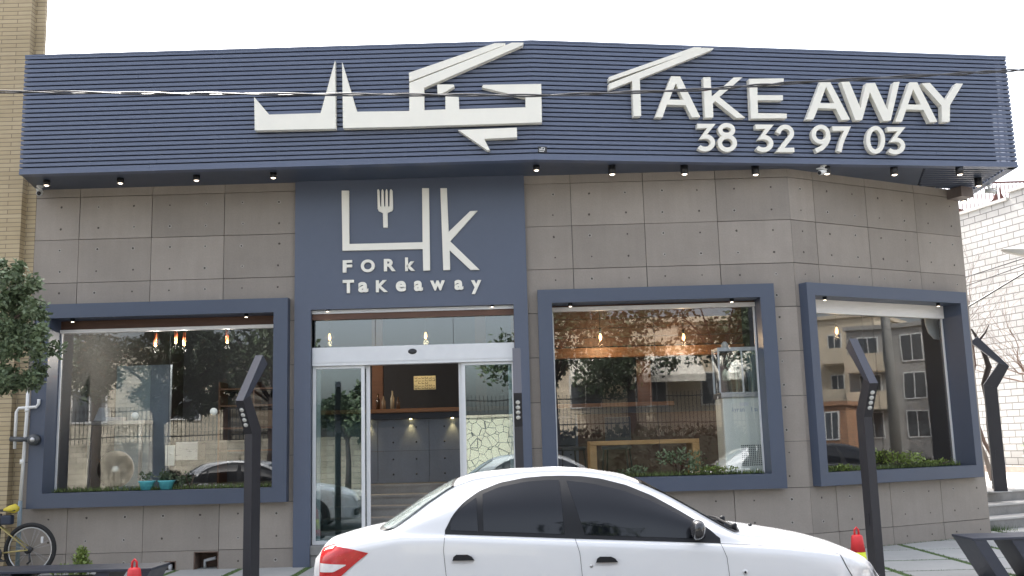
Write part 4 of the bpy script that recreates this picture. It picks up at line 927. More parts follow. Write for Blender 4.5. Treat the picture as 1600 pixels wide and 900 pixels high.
def section(u):
    w = smooth_tab([(a, b) for a, b in WT], u, .03); zs = smooth_tab(ZS_, u, .05); zr = smooth_tab(ZR, u, .03); yr = smooth_tab(YR, u, .05); zc = max(smooth_tab(ZC, u, .02), zr+.004)
    ws = w-.045
    g_ = min(1, max(0, (zr-zs-.03)/.35))                     # 1 in the cabin, 0 on bonnet and boot
    pm = ((ws+yr)/2+.050*g_+.02*(1-g_), (zs+zr)/2+.012*(1-g_))
    ztop = zs
    return [(w*.88, .20), (w*.975, .27), (w*.998, .42), (w, .40+.5*(ztop-.42)*.7), (w*.996, ztop-.10 if ztop > .7 else ztop*.86), (w-.018, ztop-.030), (ws, ztop), pm, (yr+.008, zr-.014), (yr-.03, zr+.004+(zc-zr)*.18), (yr*.55, zr+(zc-zr)*.80), (0, zc)]
WT = [(-2.17, .50), (-2.14, .60), (-2.08, .70), (-1.98, .765), (-1.8, .812), (-1.5, .835), (-1, .842), (.9, .842), (1.4, .834), (1.68, .80), (1.84, .725), (1.95, .61), (2.03, .47), (2.09, .32), (2.13, .16)]
KP = 11
def spt(u, t_): return cm(section(u), t_)
def sideY(u, z):                                             # half width of the body at (u, z) on the flank
    sec = section(u); lo, hi = 2.0, 8.0
    for _ in range(26):
        mid = (lo+hi)/2
        if cm(sec, mid)[1] < z: lo = mid
        else: hi = mid
    return cm(sec, lo)[0]
def make_car(lab):
    t = thing('parked_car', lab, 'car', (0, 0, 0))
    us = [-2.17, -2.165, -2.155, -2.14, -2.12, -2.09]+[-2.06+.03*i for i in range(139)]+[2.115, 2.125, 2.13]
    ts = [KP*i/66 for i in range(67)]
    mb = MB(); V = []; nt_ = len(ts); row = 2*nt_-1
    for u in us:
        S_ = [spt(u, q) for q in ts]
        V += [(u, -y, z) for y, z in S_]+[(u, y, z) for y, z in S_[-2::-1]]
    F = []
    for i in range(len(us)-1):
        for k in range(row-1): a = i*row+k; F.append((a, a+1, a+row+1, a+row))
        a = i*row; F.append((a+row-1, a, a+row, a+row+row-1))
    F.append(tuple(range(row))); o = (len(us)-1)*row; F.append(tuple(range(o+row-1, o-1, -1)))
    mb.add(V, F, True); body = mb.build('body', m_car, t)
    def patch(name, mt, us_, zlo, zhi, off=.004, nz=10, parent=t, sides=(-1, 1), one=True):
        allm = []
        for sd in sides:
            mb = MB(); V = []; F = []
            for u in us_:
                a, b = zlo(u), max(zhi(u), zlo(u)+.0005)
                for k in range(nz+1):
                    z = a+(b-a)*k/nz; y = sideY(u, z); e = .01
                    dy = (sideY(u, z+e)-sideY(u, z-e))/(2*e); n = Vector((0, 1, -dy)).normalized()
                    V.append((u, sd*(y+n.y*off), z+n.z*off))
            m_ = nz+1
            for i in range(len(us_)-1):
                for k in range(nz): F.append((i*m_+k, i*m_+k+1, (i+1)*m_+k+1, (i+1)*m_+k))
            mb.add(V, F, True); allm.append(mb.build(name, mt, parent))
        return allm
    lin = lambda a, b, n: [a+(b-a)*i/n for i in range(n+1)]
    arc = lambda u: smooth_tab(ARC, u, .02)
    belt = lambda u: smooth_tab(ZS_, u, .05)-.008
    # black window surround, then the panes
    sur = patch('window_surround', m_trim, lin(-1.165, .825, 90), belt, lambda u: max(arc(u), belt(u)+.002), .003, 16)
    def pane(a, b, la, lb, zb=.030, zt=.028):                # la, lb: slant of the two upright edges
        for i, sd in enumerate((-1, 1)):
            mb = MB(); V = []; F = []; nu, nz = 28, 12
            for i_ in range(nu+1):
                for k in range(nz+1):
                    f = i_/nu; u = a+(b-a)*f
                    z0_ = belt(u)+zb; z1_ = max(arc(u)-zt, z0_+.001); h = (z1_-z0_)*k/nz
                    ul = u+(la*(1-f)+lb*f)*h
                    z = min(z0_+h, max(arc(ul)-zt, z0_))
                    y = sideY(ul, z); V.append((ul, sd*(y+.0065), z))
            for i_ in range(nu):
                for k in range(nz): F.append((i_*(nz+1)+k, i_*(nz+1)+k+1, (i_+1)*(nz+1)+k+1, (i_+1)*(nz+1)+k))
            mb.add(V, F, True); mb.build('side_window', m_tint, t)
    pane(-1.125, -.925, .0, -.05); pane(-.885, -.30, -.02, -.05); pane(-.150, .66, -.30, .0)
    # windscreen and rear window on the upper surface
    def top_glass(name, mt, ua, ub, tmin, na=24, nk=18):
        V = []; F = []
        for i in range(na+1):
            for k in range(-nk, nk+1):
                f = abs(k)/nk; bow = 1-f*f
                u = ua(f)+(ub(f)-ua(f))*i/na; y, z = spt(u, KP-(KP-tmin)*f)
                y2, z2 = spt(u+.02, KP-(KP-tmin)*f); n = Vector((-(z2-z), 0, .02)).normalized()
                V.append((u+n.x*.005, (1 if k > 0 else -1)*y+(.003 if k > 0 else -.003 if k < 0 else 0), z+n.z*.005))
        m_ = 2*nk+1
        for i in range(na):
            for k in range(m_-1): F.append((i*m_+k, i*m_+k+1, (i+1)*m_+k+1, (i+1)*m_+k))
        mb = MB(); mb.add(V, F, True); return mb.build(name, mt, t)
    top_glass('rear_window_seal', m_trim, lambda f: -1.69+.11*f**3, lambda f: -1.115+.01*f, 8.12)
    rg = top_glass('rear_window', m_rearglass, lambda f: -1.66+.11*f**3, lambda f: -1.125+.0*f, 8.2)
    rg.location.z = .0035
    top_glass('windscreen_seal', m_trim, lambda f: .30-.03*f*f, lambda f: 1.06-.11*f*f, 8.5)
    rg = top_glass('windscreen', m_tint, lambda f: .325-.03*f*f, lambda f: 1.0-.09*f*f, 8.75); rg.location.z = .0035
    for q in ((.97, -.60, .97, .05), (1.00, -.02, 1.0, .58)):
        mb = MB(); p = [];
        for i in range(9):
            f = i/8; u = q[0]-.02*math.sin(f*PI); y = q[1]+(q[3]-q[1])*f; sec_t = KP
            best = min((abs(abs(y)-spt(u, k*.05+8)[0]), k) for k in range(61))[1]; z = spt(u, best*.05+8)[1]
            p.append((u, y, z+.022))
        mb.tube(p, [.010]*9, 8); mb.lathe([(.022, -.02), (.022, .02), (.012, .03)], p[0], 12); mb.build('wiper', m_trim, t)
    # seams: door gaps, bonnet and boot edges
    def seam(pts, w=.0032, off=.0015, top=False):
        for sd in (-1, 1):
            mb = MB(); V = []; P = []
            for i in range(len(pts)-1):
                n = 10
                for k in range(n+(i == len(pts)-2)): f = k/n; P.append((pts[i][0]+(pts[i+1][0]-pts[i][0])*f, pts[i][1]+(pts[i+1][1]-pts[i][1])*f))
            for i, p in enumerate(P):
                a, b = P[max(i-1, 0)], P[min(i+1, len(P)-1)]; dx, dz = b[0]-a[0], b[1]-a[1]; l = math.hypot(dx, dz); nx, nz = -dz/l*w/2, dx/l*w/2
                for s_ in (-1, 1): u, z = p[0]+nx*s_, p[1]+nz*s_; V.append((u, sd*(sideY(u, z)+off), z))
            mb.add(V, [(2*i, 2*i+1, 2*i+3, 2*i+2) for i in range(len(P)-1)]); mb.build('seam', m_seam, body)
    seam([(-1.164, 1.02), (-1.174, .91), (-1.158, .74), (-1.10, .60), (-.95, .45), (-.90, .30)]); seam([(-.224, .965), (-.196, .87), (-.184, .71), (-.19, .30)])
    seam([(.822, .905), (.856, .81), (.866, .68), (.86, .30)]); seam([(.825, .903), (1.004, .893), (1.286, .866), (1.526, .832), (1.679, .806)])
    # handles
    for uc, zc_ in ((-1.032, .858), (-.004, .818)):
        for sd in (-1, 1):
            y0 = sideY(uc, zc_)
            mb = MB(); mb.prism([[(uc-.078, zc_-.018), (uc-.070, zc_+.008), (uc-.050, zc_+.022), (uc+.03, zc_+.020), (uc+.060, zc_+.006), (uc+.078, zc_-.018)]], y0-.01, y0+.022, lambda a, d, b: (a, sd*d, b))
            mb.build('door_handle', m_trim, t)
            mb = MB(); mb.prism([[(uc-.085, zc_-.040), (uc-.085, zc_-.0185), (uc+.082, zc_-.0185), (uc+.07, zc_-.036), (uc, zc_-.045)]], y0-.02, y0+.0025, lambda a, d, b: (a, sd*d, b)); mb.build('handle_recess', mat('recess_shade_grey', (.5, .5, .52), .4), t)  # raised grey patch paints the shade of the hollow under the handle
    mb = MB(); y0 = sideY(-.117, .776); mb.tube([(-.117, -y0+.005, .776), (-.117, -y0-.003, .776)], .012, 16); mb.build('lock', m_steel, t)
    for sd in (-1, 1):
        y0 = sideY(.98, .705); mb = MB(); mb.tube([(.98, sd*(y0-.01), .705), (.98, sd*(y0+.006), .705)], [.022, .019], 18); mb.build('side_indicator', m_clear, t)
        mb = MB(); mb.tube([(.98, sd*(y0+.0061), .705), (.98, sd*(y0+.008), .705)], .009, 12); mb.build('indicator_centre', m_trim, t)
    # mirrors
    for sd in (-1, 1):
        yb = sideY(.68, .98); V = []; F = []; c = Vector((.640, sd*(yb+.105), 1.012)); nu, nv = 20, 12
        for i in range(nv+1):
            th = PI*i/nv
            for k in range(nu):
                ph = 2*PI*k/nu; sx = math.sin(th)*math.cos(ph); sy = math.sin(th)*math.sin(ph); sz = math.cos(th)
                f = lambda q, e: math.copysign(abs(q)**e, q)
                V.append((c.x+f(sx, .8)*.060*(1.0 if sx > 0 else .55), c.y+f(sy, .7)*.088, c.z+f(sz, .75)*.068+sx*.006))
        for i in range(nv):
            for k in range(nu): F.append((i*nu+k, i*nu+(k+1) % nu, (i+1)*nu+(k+1) % nu, (i+1)*nu+k))
        mb = MB(); mb.add(V, F, True); mb.tube([(c.x, c.y-sd*.05, c.z-.055), (.72, sd*(yb-.02), .955)], .022, 10); mb.build('wing_mirror', mat('mirror_black', (.02, .02, .022), .14, coat=.6), t)
    # lights
    TLP = [(-2.07, .86, .958), (-2.035, .752, .962), (-1.93, .752, .957), (-1.82, .83, .938), (-1.725, .905, .912)]
    tlo = lambda u: lerp_tab([(-2.10, .72), (-1.95, .72), (-1.90, .762), (-1.816, .832), (-1.72, .902)], u)
    thi = lambda u: lerp_tab([(-2.10, .925), (-2.0, .950), (-1.93, .944), (-1.82, .928), (-1.72, .906)], u)
    for o in patch('tail_light', m_red, lin(-2.10, -1.72, 22), tlo, thi, .006, 10): pass
    clo = lambda u: lerp_tab([(-2.095, .765), (-1.98, .772), (-1.88, .822)], u); chi = lambda u: lerp_tab([(-2.095, .828), (-1.88, .826)], u)
    patch('reversing_light', m_clear, lin(-2.095, -1.885, 12), clo, chi, .0085, 5)
    hlo = lambda u: lerp_tab([(1.69, .806), (1.725, .72), (1.77, .645), (1.84, .60), (1.99, .585)], u); hhi = lambda u: lerp_tab([(1.69, .808), (1.76, .793), (1.85, .745), (1.93, .69), (1.99, .62)], u)
    patch('headlight', m_clear, lin(1.69, 1.99, 20), hlo, hhi, .005, 8)
    seam([(1.685, .808), (1.722, .72), (1.765, .645), (1.80, .60)], .006)
    # wheels and arches
    for ux in (-1.11, 1.30):
        patch('wheel_arch', m_seam, lin(ux-.355, ux+.355, 30), lambda u: .21, lambda u: max(.22, .30+math.sqrt(max(0, .355**2-(u-ux)**2))), .0045, 8)
        for sd in (-1, 1):
            T = lambda x, y, z: (ux+x, sd*(.66+z), .30+y)
            mb = MB(); mb.lathe([(.20, .0), (.275, .0), (.30, .03), (.30, .15), (.285, .178), (.205, .190), (.19, .17)], seg=40, T=T); w = mb.build('wheel', m_tyre, t)
            mb = MB(); mb.lathe([(.19, .172), (.17, .186), (.06, .176), (.04, .188), (.0, .19)], seg=28, T=T); mb.build('rim', m_rim, w)
    mb = MB(); mb.cbox(-2.19, -2.10, -.55, .55, .30, .56, .03); mb.cbox(2.08, 2.15, -.45, .45, .28, .42, .02); mb.build('bumper_insert', m_trim, t)
    mb = MB(); mb.tube([(1.19, -.1, .962), (1.21, -.1, .975)], .012, 10); mb.build('washer_jet', m_trim, t)
    return t
CAR = make_car('white saloon car with dark tinted windows parked at the kerb before the shop')
CAR.location = (.6, -5.13, -.14)
wc = copy_tree(CAR, (5.75, -7.75, -.14), R(4), 'second white saloon car, seen only as a reflection in the right shop windows')
wc = copy_tree(CAR, (-5.55, -7.6, -.14), R(-3), 'third white saloon car, seen only as a reflection in the left door leaf')
dc = copy_tree(CAR, (14.6, -2.9, -.14), R(35), 'dark grey car, seen only as a reflection in the angled window', {m_car: m_cardark})
# ------------------------------------------------------------ neighbours
L_ = thing('brick_house', 'buff brick building at the left edge with long thin bricks', 'building')
mb = MB(); n_ = [(-14, 0), (-6.6005, 0), (-6.6005, .06), (-12.5, 7), (-14, 10)]; poly_slab(mb, n_, -.3, 12); mb.build('wall', m_buff, L_)
mb = MB(); mb.box(-14, -6.74, -.12, -.001, -.3, 12.02); mb.build('pilaster', m_buff, L_)
t = thing('gas_pipe', 'white and grey gas pipe with elbow and valve on the buff brick wall', 'pipe')
mb = MB(); mb.tube([(-6.53, -.18, .95), (-6.50, -.18, 2.05), (-6.50, -.18, 2.38)], .022, 10); mb.tube([(-6.64, -.18, 1.62), (-6.64, -.18, 2.10), (-6.61, -.18, 2.15), (-6.38, -.18, 2.16), (-6.35, -.18, 2.2), (-6.35, -.18, 2.26)], .020, 10)
mb.lathe([(.03, -.03), (.03, .03)], (-6.53, -.18, 1.45), 12); mb.lathe([(.028, -.02), (.028, .02)], (-6.50, -.18, 2.12), 12)
mb.build('pipe', m_white, t)
mb = MB(); mb.tube([(-6.53, -.18, .0), (-6.53, -.18, .949)], .027, 10); mb.build('lower_pipe', mat('pipe_grey_blue', (.20, .25, .27), .5), t)
mb = MB(); mb.tube([(-6.70, -.18, 1.75), (-6.36, -.18, 1.73)], .035, 12); mb.tube([(-6.38, -.14, 1.73), (-6.38, -.24, 1.73)], .072, 20); mb.build('regulator', mat('regulator_grey', (.07, .075, .08), .4, .3, .3, 30), t)
mb = MB(); mb.tube([(-6.38, -.241, 1.73), (-6.38, -.252, 1.73)], .03, 14); mb.build('dial', m_steel, t)

WB, WD = (12.1, 11.7), (-.3012, .9536)
TW = frame2((WB[0]-WD[0]*3.0, WB[1]-WD[1]*3.0), (WB[0]+WD[0], WB[1]+WD[1]))
X_ = thing('block_wall', 'tall white block boundary wall beyond the terrace on the right', 'wall', (WB[0]-WD[0]*3.0, WB[1]-WD[1]*3.0, .5), math.atan2(WD[1], WD[0]))
mb = MB(); mb.box(1.78, 26, .0, .3, .0, 6.58); mb.build('wall', m_block, X_)
m_cop = mat('pale_coping', (.45, .44, .42), .8, 0, .1, 3)
mb = MB(); mb.box(1.86, 26, -.05, .35, 6.581, 6.66); mb.build('coping', m_cop, X_)
mb = MB(); mb.box(-5.5, 1.78, -.12, .3, .0, 6.75); mb.build('end_block', m_block, X_)
mb = MB(); mb.box(-5.6, 1.84, -.18, .36, 6.751, 6.83); mb.build('end_coping', m_cop, X_)
# planting bed with kerb along the block wall
g = MB(); m_bedk = mat('brown_kerb', (.36, .29, .25), .85, 0, .25, 4)
TWr = lambda u, d, z: (X_.location.x+WD[0]*u-WD[1]*(-d)*-1, X_.location.y+WD[1]*u+WD[0]*(-d)*-1, z)
def bedpt(u, d, z): return (WB[0]-WD[0]*3.0+WD[0]*u-WD[1]*d, WB[1]-WD[1]*3.0+WD[1]*u+WD[0]*d, z)   # d: away from wall, to the left
for i in range(20): g.cbox(-5+i*1.3, -5+i*1.3+1.29, .75, .92, .45, .66, .01, bedpt)
setting('bed_kerb', g, m_bedk)
g = MB(); g.box(-5, 21, .13, .749, .45, .60, bedpt); setting('planting_bed', g, m_ground)
t = thing('shrub', 'small green shrub at the foot of the white block wall', 'plant', bedpt(1.6, .45, .6))
mb = MB(); rs = random.Random(8)
for k in range(12): mb.tube([(0, 0, 0), (rs.uniform(-.2, .2), rs.uniform(-.2, .2), .5)], .006, 5)
mb.build('stems', m_bark, t)
mb = MB(); leafy(mb, (0, 0, .4), .30, .30, .38, 500, .11, rs, .8); mb.build('foliage', m_leaf, t)

def bare_tree(name, lab, loc, H, r0, seed, spread=.5, depth=6, m=m_bark, lean=(0, 0), trunk=1.5, twig=1.0, root=3):
    rs = random.Random(seed); t = thing(name, lab, 'tree', loc)
    tm, cmb = MB(), MB()
    def grow(p, d, l, r_, lev):
        n = 4; pts = [p]; rr = [r_]; q = p.copy(); dd = d.copy()
        for i in range(n):
            dd = (dd+Vector((rs.gauss(0, .16), rs.gauss(0, .16), rs.gauss(.03, .10)))).normalized(); q = q+dd*l/n; pts.append(q.copy()); rr.append(r_*(1-.4*(i+1)/n))
        (tm if lev == 0 else cmb).tube(pts, rr, 8 if lev < 2 else 4 if lev < 4 else 3, caps=False)
        if lev >= depth: return
        k = root if lev == 0 else rs.choice((2, 3, 3))
        for i in range(k):
            at = pts[-1] if (i == 0 or lev == 0) else pts[rs.choice((2, 3))]
            nd = (dd+Vector((rs.gauss(0, spread), rs.gauss(0, spread), rs.gauss(.12, spread*.5)))).normalized()
            grow(at, nd, l*rs.uniform(.62, .86), rr[-1]*rs.uniform(.6, .85), lev+1)
    grow(Vector((0, 0, 0)), Vector((lean[0], lean[1], 1)).normalized(), trunk, r0, 0)
    tm.build('trunk', m, t); cmb.build('crown', m, t); return t
bare_tree('bare_tree', 'bare winter tree with dense fine brown twigs behind the terrace light post', (8.9, 5.6, .5), 4, .042, 5, .50, 7, mat('twig_brown', (.16, .11, .09), .9, 0, .2, 9), (.08, 0), 1.75)
bare_tree('bare_tree', 'thin bare tree whose grey twigs rise beside the corner of the shop', (9.45, 7.0, .5), 4, .05, 12, .36, 6, mat('twig_grey', (.14, .115, .10), .9, 0, .2, 9), (.05, 0), 1.9)
bare_tree('bare_tree', 'bare reddish brown tree cut by the right edge of the picture', (11.3, 7.4, .5), 4, .06, 33, .46, 7, mat('twig_red', (.20, .13, .10), .9, 0, .2, 9), (-.05, 0), 1.6)
t = thing('old_trunk', 'thick dark twisted trunk beside the terrace light post', 'tree', (8.28, 4.25, .5))
mb = MB(); mb.tube([(0, 0, 0), (.0, 0, .6), (-.02, 0, 1.15), (.0, 0, 1.40)], [.12, .105, .10, .09], 12); mb.build('trunk', m_barkd, t)
mb = MB()
mb.tube([(-.0, 0, 1.38), (-.07, 0, 1.62), (-.10, 0, 1.82), (.02, 0, 2.12), (-.02, 0, 2.3), (-.13, 0, 2.62), (-.22, 0, 2.8)], [.07, .05, .045, .055, .04, .03, .015], 8)
mb.tube([(.0, 0, 1.38), (.05, 0, 1.60), (.02, .02, 1.75)], [.06, .045, .03], 8); mb.tube([(-.11, 0, 2.58), (.02, 0, 2.72), (.12, .05, 2.86)], [.022, .016, .008], 6)
mb.build('crown', m_barkd, t)

# railing building behind the block wall
H_ = thing('railing_house', 'far pale house with brown roof railing seen over the block wall', 'building')
mb = MB(); mb.box(14.0, 30, 22, 30, -.3, 8.95); mb.build('wall', mat('pale_render', (.62, .58, .52), .85, 0, .1, 1), H_)
mb = MB(); mb.box(13.8, 30.2, 21.8, 30.2, 8.951, 9.1); mb.build('roof_edge', m_brownmetal, H_)
mb = MB()
for i in range(110): x = 14+.145*i; mb.box(x, x+.025, 21.95, 21.975, 9.1, 10.4)
mb.box(13.9, 30, 21.94, 21.985, 10.4, 10.46)
for i in range(8):
    x0 = 15.6+2.1*i; pts = [(x0, 9.25), (x0+2.0, 9.25), (x0+2.0, 10.35)]+[(x0+1+.98*math.cos(a), 10.25-.85*math.sin(a)) for a in [PI*k/12 for k in range(1, 12)]]+[(x0, 10.35)]
    mb.prism([pts], 0, .03, lambda u, d, z: (u, 21.93-d, z))
mb.build('railing', m_brownmetal, H_)

# street light head reaching in from the right, on its pole
t = thing('street_light', 'pale street lamp head reaching in from the right edge before the block wall', 'street lamp', (10.9, 3.2, 0))
mb = MB(); mb.tube([(0, 0, -.14), (0, 0, 4.2)], [.07, .05], 12); mb.tube([(0, 0, 4.1), (-.4, 0, 4.35), (-1.6, 0, 4.40), (-2.25, 0, 4.46)], [.03, .028, .024, .024], 8); mb.build('pole', m_grey, t)
mb = MB(); mb.add([(-2.68, -.05, 4.52), (-2.68, .05, 4.52), (-2.15, .10, 4.50), (-2.15, -.10, 4.50), (-2.62, -.03, 4.47), (-2.62, .03, 4.47), (-2.2, .06, 4.37), (-2.2, -.06, 4.37), (-2.4, 0, 4.58), (-1.95, 0, 4.46)],
   [(0, 1, 8), (1, 2, 8), (2, 9, 8), (9, 3, 8), (3, 0, 8), (4, 5, 1, 0), (5, 6, 2, 1), (6, 7, 9, 2), (7, 3, 9), (7, 4, 0, 3), (4, 7, 6, 5)]); mb.build('lamp_head', mat('lamp_shell', (.50, .48, .44), .45), t)

# overhead cables
def cable(pts, r_, lab, twist=0, sag=0):
    mb = MB(); P = []
    n = 160
    for s_ in ((0, 1) if twist else (0,)):
        P = []
        for i in range(n+1):
            f = i/n*(len(pts)-1); k = min(int(f), len(pts)-2); a, b = Vector(pts[k]), Vector(pts[k+1]); p = a.lerp(b, f-k)
            if twist: ph = i*.55+PI*s_; p = p+Vector((0, math.cos(ph)*twist, math.sin(ph)*twist))
            P.append(p)
        mb.tube(P, r_, 6)
    o = mb.build('overhead_cable', m_cable); tag(o, lab, 'cable'); return o
cable([(-16, -4, 5.42), (-10, -4, 5.22), (-5, -4, 5.07), (-3.1, -4, 4.99), (-1.2, -4, 4.925), (.33, -4, 4.87), (1.9, -4, 4.885), (2.7, -4, 4.925), (4.4, -4, 4.972), (5.0, -4, 4.99), (16, -4, 5.6)], .0085, 'twisted dark overhead cable running across the front of the blue canopy', .010)
cable([(6.95, 4.0, 3.9), (8.5, 2.9, 4.33), (18, -4, 7)], .009, 'upper thin wire before the block wall running up to the right')
cable([(6.95, 4.0, 3.72), (8.6, 2.9, 4.25), (18, -4, 7)], .008, 'middle thin wire before the block wall meeting the lamp head')
cable([(6.95, 3.4, 3.2), (8.4, 2.6, 4.1), (16, -3, 8.2)], .014, 'thick lower wire before the block wall climbing to the lamp head')

# leafy tree at the left edge
def leafy_tree(name, lab, loc, trunk, blobs, n, ls, m, mt=m_bark, seed=1, up=-.2):
    rs = random.Random(seed); t = thing(name, lab, 'tree', loc)
    tm = MB()
    top = Vector((0, 0, trunk)); tm.tube([(0, 0, -.1), (.05, .03, trunk*.5), (0, 0, trunk)], [.16*trunk/2.5, .12*trunk/2.5, .10*trunk/2.5], 10)
    for b in blobs: c = Vector(b[:3]); tm.tube([top*.9, top.lerp(c, .5)+Vector((rs.uniform(-.2, .2), rs.uniform(-.2, .2), .1)), c], [.06, .035, .012], 6)
    tm.build('trunk', mt, t)
    mb = MB(); tot = sum(b[3]**2 for b in blobs)
    for b in blobs:
        sub = max(8, int(60*b[3]**2)); k = int(n*b[3]**2/tot/sub)
        for _ in range(sub):
            while True:
                p = Vector((rs.uniform(-1, 1), rs.uniform(-1, 1), rs.uniform(-1, 1)))
                if .25 < p.length < 1: break
            q = (b[0]+p.x*b[3], b[1]+p.y*b[3], b[2]+p.z*b[3]*.8)
            leafy(mb, q, b[3]*.24, b[3]*.24, b[3]*.20, k, ls, rs, up)
    mb.build('crown', m, t); return t
leafy_tree('evergreen_tree', 'leafy dark green tree reaching in at the left edge before the buff wall', (-6.15, -3.2, 0), 2.2,
   [(.15, 0, 2.75, .62), (.75, .1, 2.95, .52), (.95, 0, 2.55, .45), (.45, -.1, 2.35, .42), (1.05, .05, 3.0, .32), (.0, 0, 3.2, .5), (-.6, 0, 3.0, .8), (.9, .1, 2.32, .36), (1.1, 0, 2.75, .38), (.6, 0, 3.35, .5), (1.0, 0, 3.3, .3)], 20000, .060, m_leaf, seed=9)

# ------------------------------------------------------------ across the street (seen in the panes)
g = MB(); g.box(-80, 80, -24, -21, -.32, .0); setting('far_pavement', g, m_concrete)
G_ = thing('garden_wall', 'pale stone garden wall with black railings across the street', 'wall', (0, -24, 0))
mb = MB(); mb.box(-34, .6, -.4, 0, -.1, 1.9); mb.box(.6, 20, -.4, 0, -.1, 1.0); mb.build('wall', m_stone, G_)
mb = MB()
for i in range(360): x = -33.9+.15*i; mb.box(x, x+.02, -.2, -.18, (1.9 if x < .6 else 1.0), 3.3)
mb.box(-34, 20, -.21, -.17, 3.1, 3.14); mb.box(-34, 20, -.21, -.17, 2.1, 2.14)
mb.build('railing', m_black, G_)
def house(name, lab, x0, x1, y0, y1, h, wm, rows, cols, face='+y'):
    t = thing(name, lab, 'building')
    mb = MB(); mb.box(x0, x1, y0, y1, -.3, h); mb.build('wall', wm, t)
    mb = MB(); mb.box(x0-.15, x1+.15, y0-.15, y1+.15, h+.001, h+.25); mb.build('roof', wm, t)
    for r_ in range(rows):
        for c in range(cols):
            z = (2.9 if face == '+y' else 1.2)+(h-1)*r_/rows
            if z+1.6 > h: continue
            if face == '+y':
                u = x0+(x1-x0)*(c+.5)/cols; w = min(1.6, (x1-x0)/cols*.5)
                mb = MB(); mb.box(u-w/2, u+w/2, y1+.001, y1+.05, z, z+1.5); f = mb.build('window', m_white, t)
                mb = MB(); mb.box(u-w/2+.07, u-.03, y1+.0505, y1+.056, z+.07, z+1.43); mb.box(u+.03, u+w/2-.07, y1+.0505, y1+.056, z+.07, z+1.43); mb.build('pane', m_windowdark, f)
            else:
                u = y0+(y1-y0)*(c+.5)/cols; w = min(1.6, (y1-y0)/cols*.5)
                mb = MB(); mb.box(x0-.05, x0-.001, u-w/2, u+w/2, z, z+1.5); f = mb.build('window', m_white, t)
                mb = MB(); mb.box(x0-.056, x0-.0505, u-w/2+.07, u-.03, z+.07, z+1.43); mb.box(x0-.056, x0-.0505, u+.03, u+w/2-.07, z+.07, z+1.43); mb.build('pane', m_windowdark, f)
                if c % 2 == 0 and r_: mb = MB(); mb.box(x0-1.1, x0-.06, u-w*.9, u+w*.9, z-.5, z-.35); mb.box(x0-1.1, x0-1.03, u-w*.9, u+w*.9, z-.349, z+.5); mb.build('balcony', m_beige, t)
    return t
house('villa', 'two storey beige villa behind the garden wall across the street', 1.5, 13, -38, -30, 6.6, m_beige, 2, 4)
house('villa', 'low yellow stone villa behind the trees across the street on the left', -30, -13, -38, -31, 6.0, m_stone, 2, 4)
house('apartment_block', 'beige apartment block closing the street on the right', 56, 68, -27, -12.9, 9.0, m_beige, 3, 8, '-x')
house('apartment_block', 'grey stone apartment block on the right with tall panes', 48, 58, -12.4, 2, 7.3, mat('grey_render', (.36, .35, .33), .8, 0, .1, 1), 3, 6, '-x')
m_brb = brickmat('brown_brick', (.38, .19, .10), (.45, .24, .13), (.25, .2, .16), .3, .09, .01, 'yz', stain=.2)
house('corner_shop', 'low brown brick shop on the right side of the street', 44, 46.5, -16, -11.5, 3.0, m_brb, 1, 3, '-x')
A2 = thing('awning', 'row of white awnings on the beige villa', 'awning')
for i in range(3):
    mb = MB(); x0 = 2.2+3.1*i; mb.add([(x0, -29.9, 5.2), (x0+2.6, -29.9, 5.2), (x0+2.6, -28.3, 4.2), (x0, -28.3, 4.2), (x0, -29.9, 5.1), (x0+2.6, -29.9, 5.1), (x0+2.6, -28.3, 3.9), (x0, -28.3, 3.9)], [(0, 1, 2, 3), (4, 5, 6, 7), (3, 2, 6, 7), (0, 3, 7, 4), (1, 2, 6, 5)]); mb.build('canvas', m_awning, A2)
def street_tree(x, y, h, w, seed, lab, m=m_leafd):
    rs = random.Random(seed); bl = [(rs.uniform(-w, w)*.6, rs.uniform(-w, w)*.6, h*rs.uniform(.55, .95), w*rs.uniform(.3, .5)) for _ in range(8)]
    return leafy_tree('street_tree', lab, (x, y, 0), h*.5, bl, 4200, .22, m, m_barkd, seed)
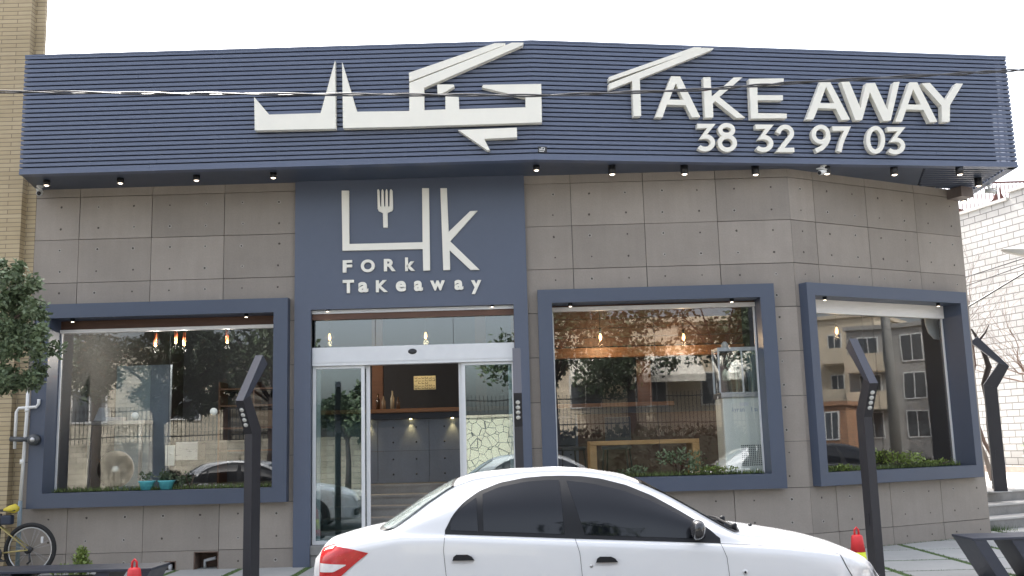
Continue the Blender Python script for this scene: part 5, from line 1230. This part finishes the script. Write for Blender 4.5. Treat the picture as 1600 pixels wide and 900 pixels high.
street_tree(1.2, -22.3, 7.5, 2.6, 41, 'dark tree with leaning trunk opposite the second window')
street_tree(7.5, -22.6, 8.2, 3.0, 42, 'broad dark pine opposite the angled window')
street_tree(-9.0, -22.4, 7.0, 2.8, 43, 'dark tree across the street opposite the left window')
street_tree(-15.5, -22.6, 7.6, 3.0, 44, 'dark tree at the far left across the street')
street_tree(12.5, -22.8, 9.5, 3.0, 45, 'tall dark pine at the right across the street', m_leafd)
street_tree(-6.3, -23.0, 3.9, 1.3, 46, 'small dark tree across the street opposite the door')
street_tree(30, -12.2, 4.8, 1.6, 47, 'dark tree on the right side of the street')
t = thing('utility_pole', 'pale concrete utility pole on the right side of the street', 'pole', (20.5, -2.9, 0))
mb = MB(); mb.tube([(0, 0, -.2), (0, 0, 9.5)], [.17, .11], 12); mb.build('pole', m_concrete, t)
mb = MB(); mb.box(-.06, .06, -.9, .9, 8.7, 8.85); mb.build('crossarm', m_brownmetal, t)

rs = random.Random(99)
hd_ = thing('hedge', 'dark clipped hedge added across the street to darken the reflection in the second window', 'hedge', (0, 0, 0))  # unseen hedge, put in to keep the reflected strip dark
mb = MB()
for k in range(9000): leafy(mb, (rs.uniform(.6, 20), rs.uniform(-23.9, -23.3), rs.uniform(.1, 1.9)), .1, .1, .1, 1, .22, rs)
mb.box(.7, 20, -23.8, -23.4, 0, 1.6); mb.build('foliage', m_hedge, hd_)
for i, (x, y, h, w) in enumerate(((4.5, -26.5, 7.5, 2.6), (10.5, -27, 8.5, 3.0), (-12, -27, 7.5, 2.8))):
    street_tree(x, y, h, w, 60+i, 'dark garden tree behind the railings, '+('opposite the second window', 'opposite the angled window', 'at the far left')[i])

t = thing('gate_wall', 'pale crazy paving wall panel across the street, seen in the door glass', 'wall', (-1.3, -23.9, 0))
mb = MB(); mb.box(-2.6, 1.85, -.08, .08, 0, 2.5); mb.build('wall', m_crazy, t)
mb = MB(); mb.box(-2.65, 1.9, -.12, .12, 2.501, 2.6); mb.build('coping', m_stone, t)
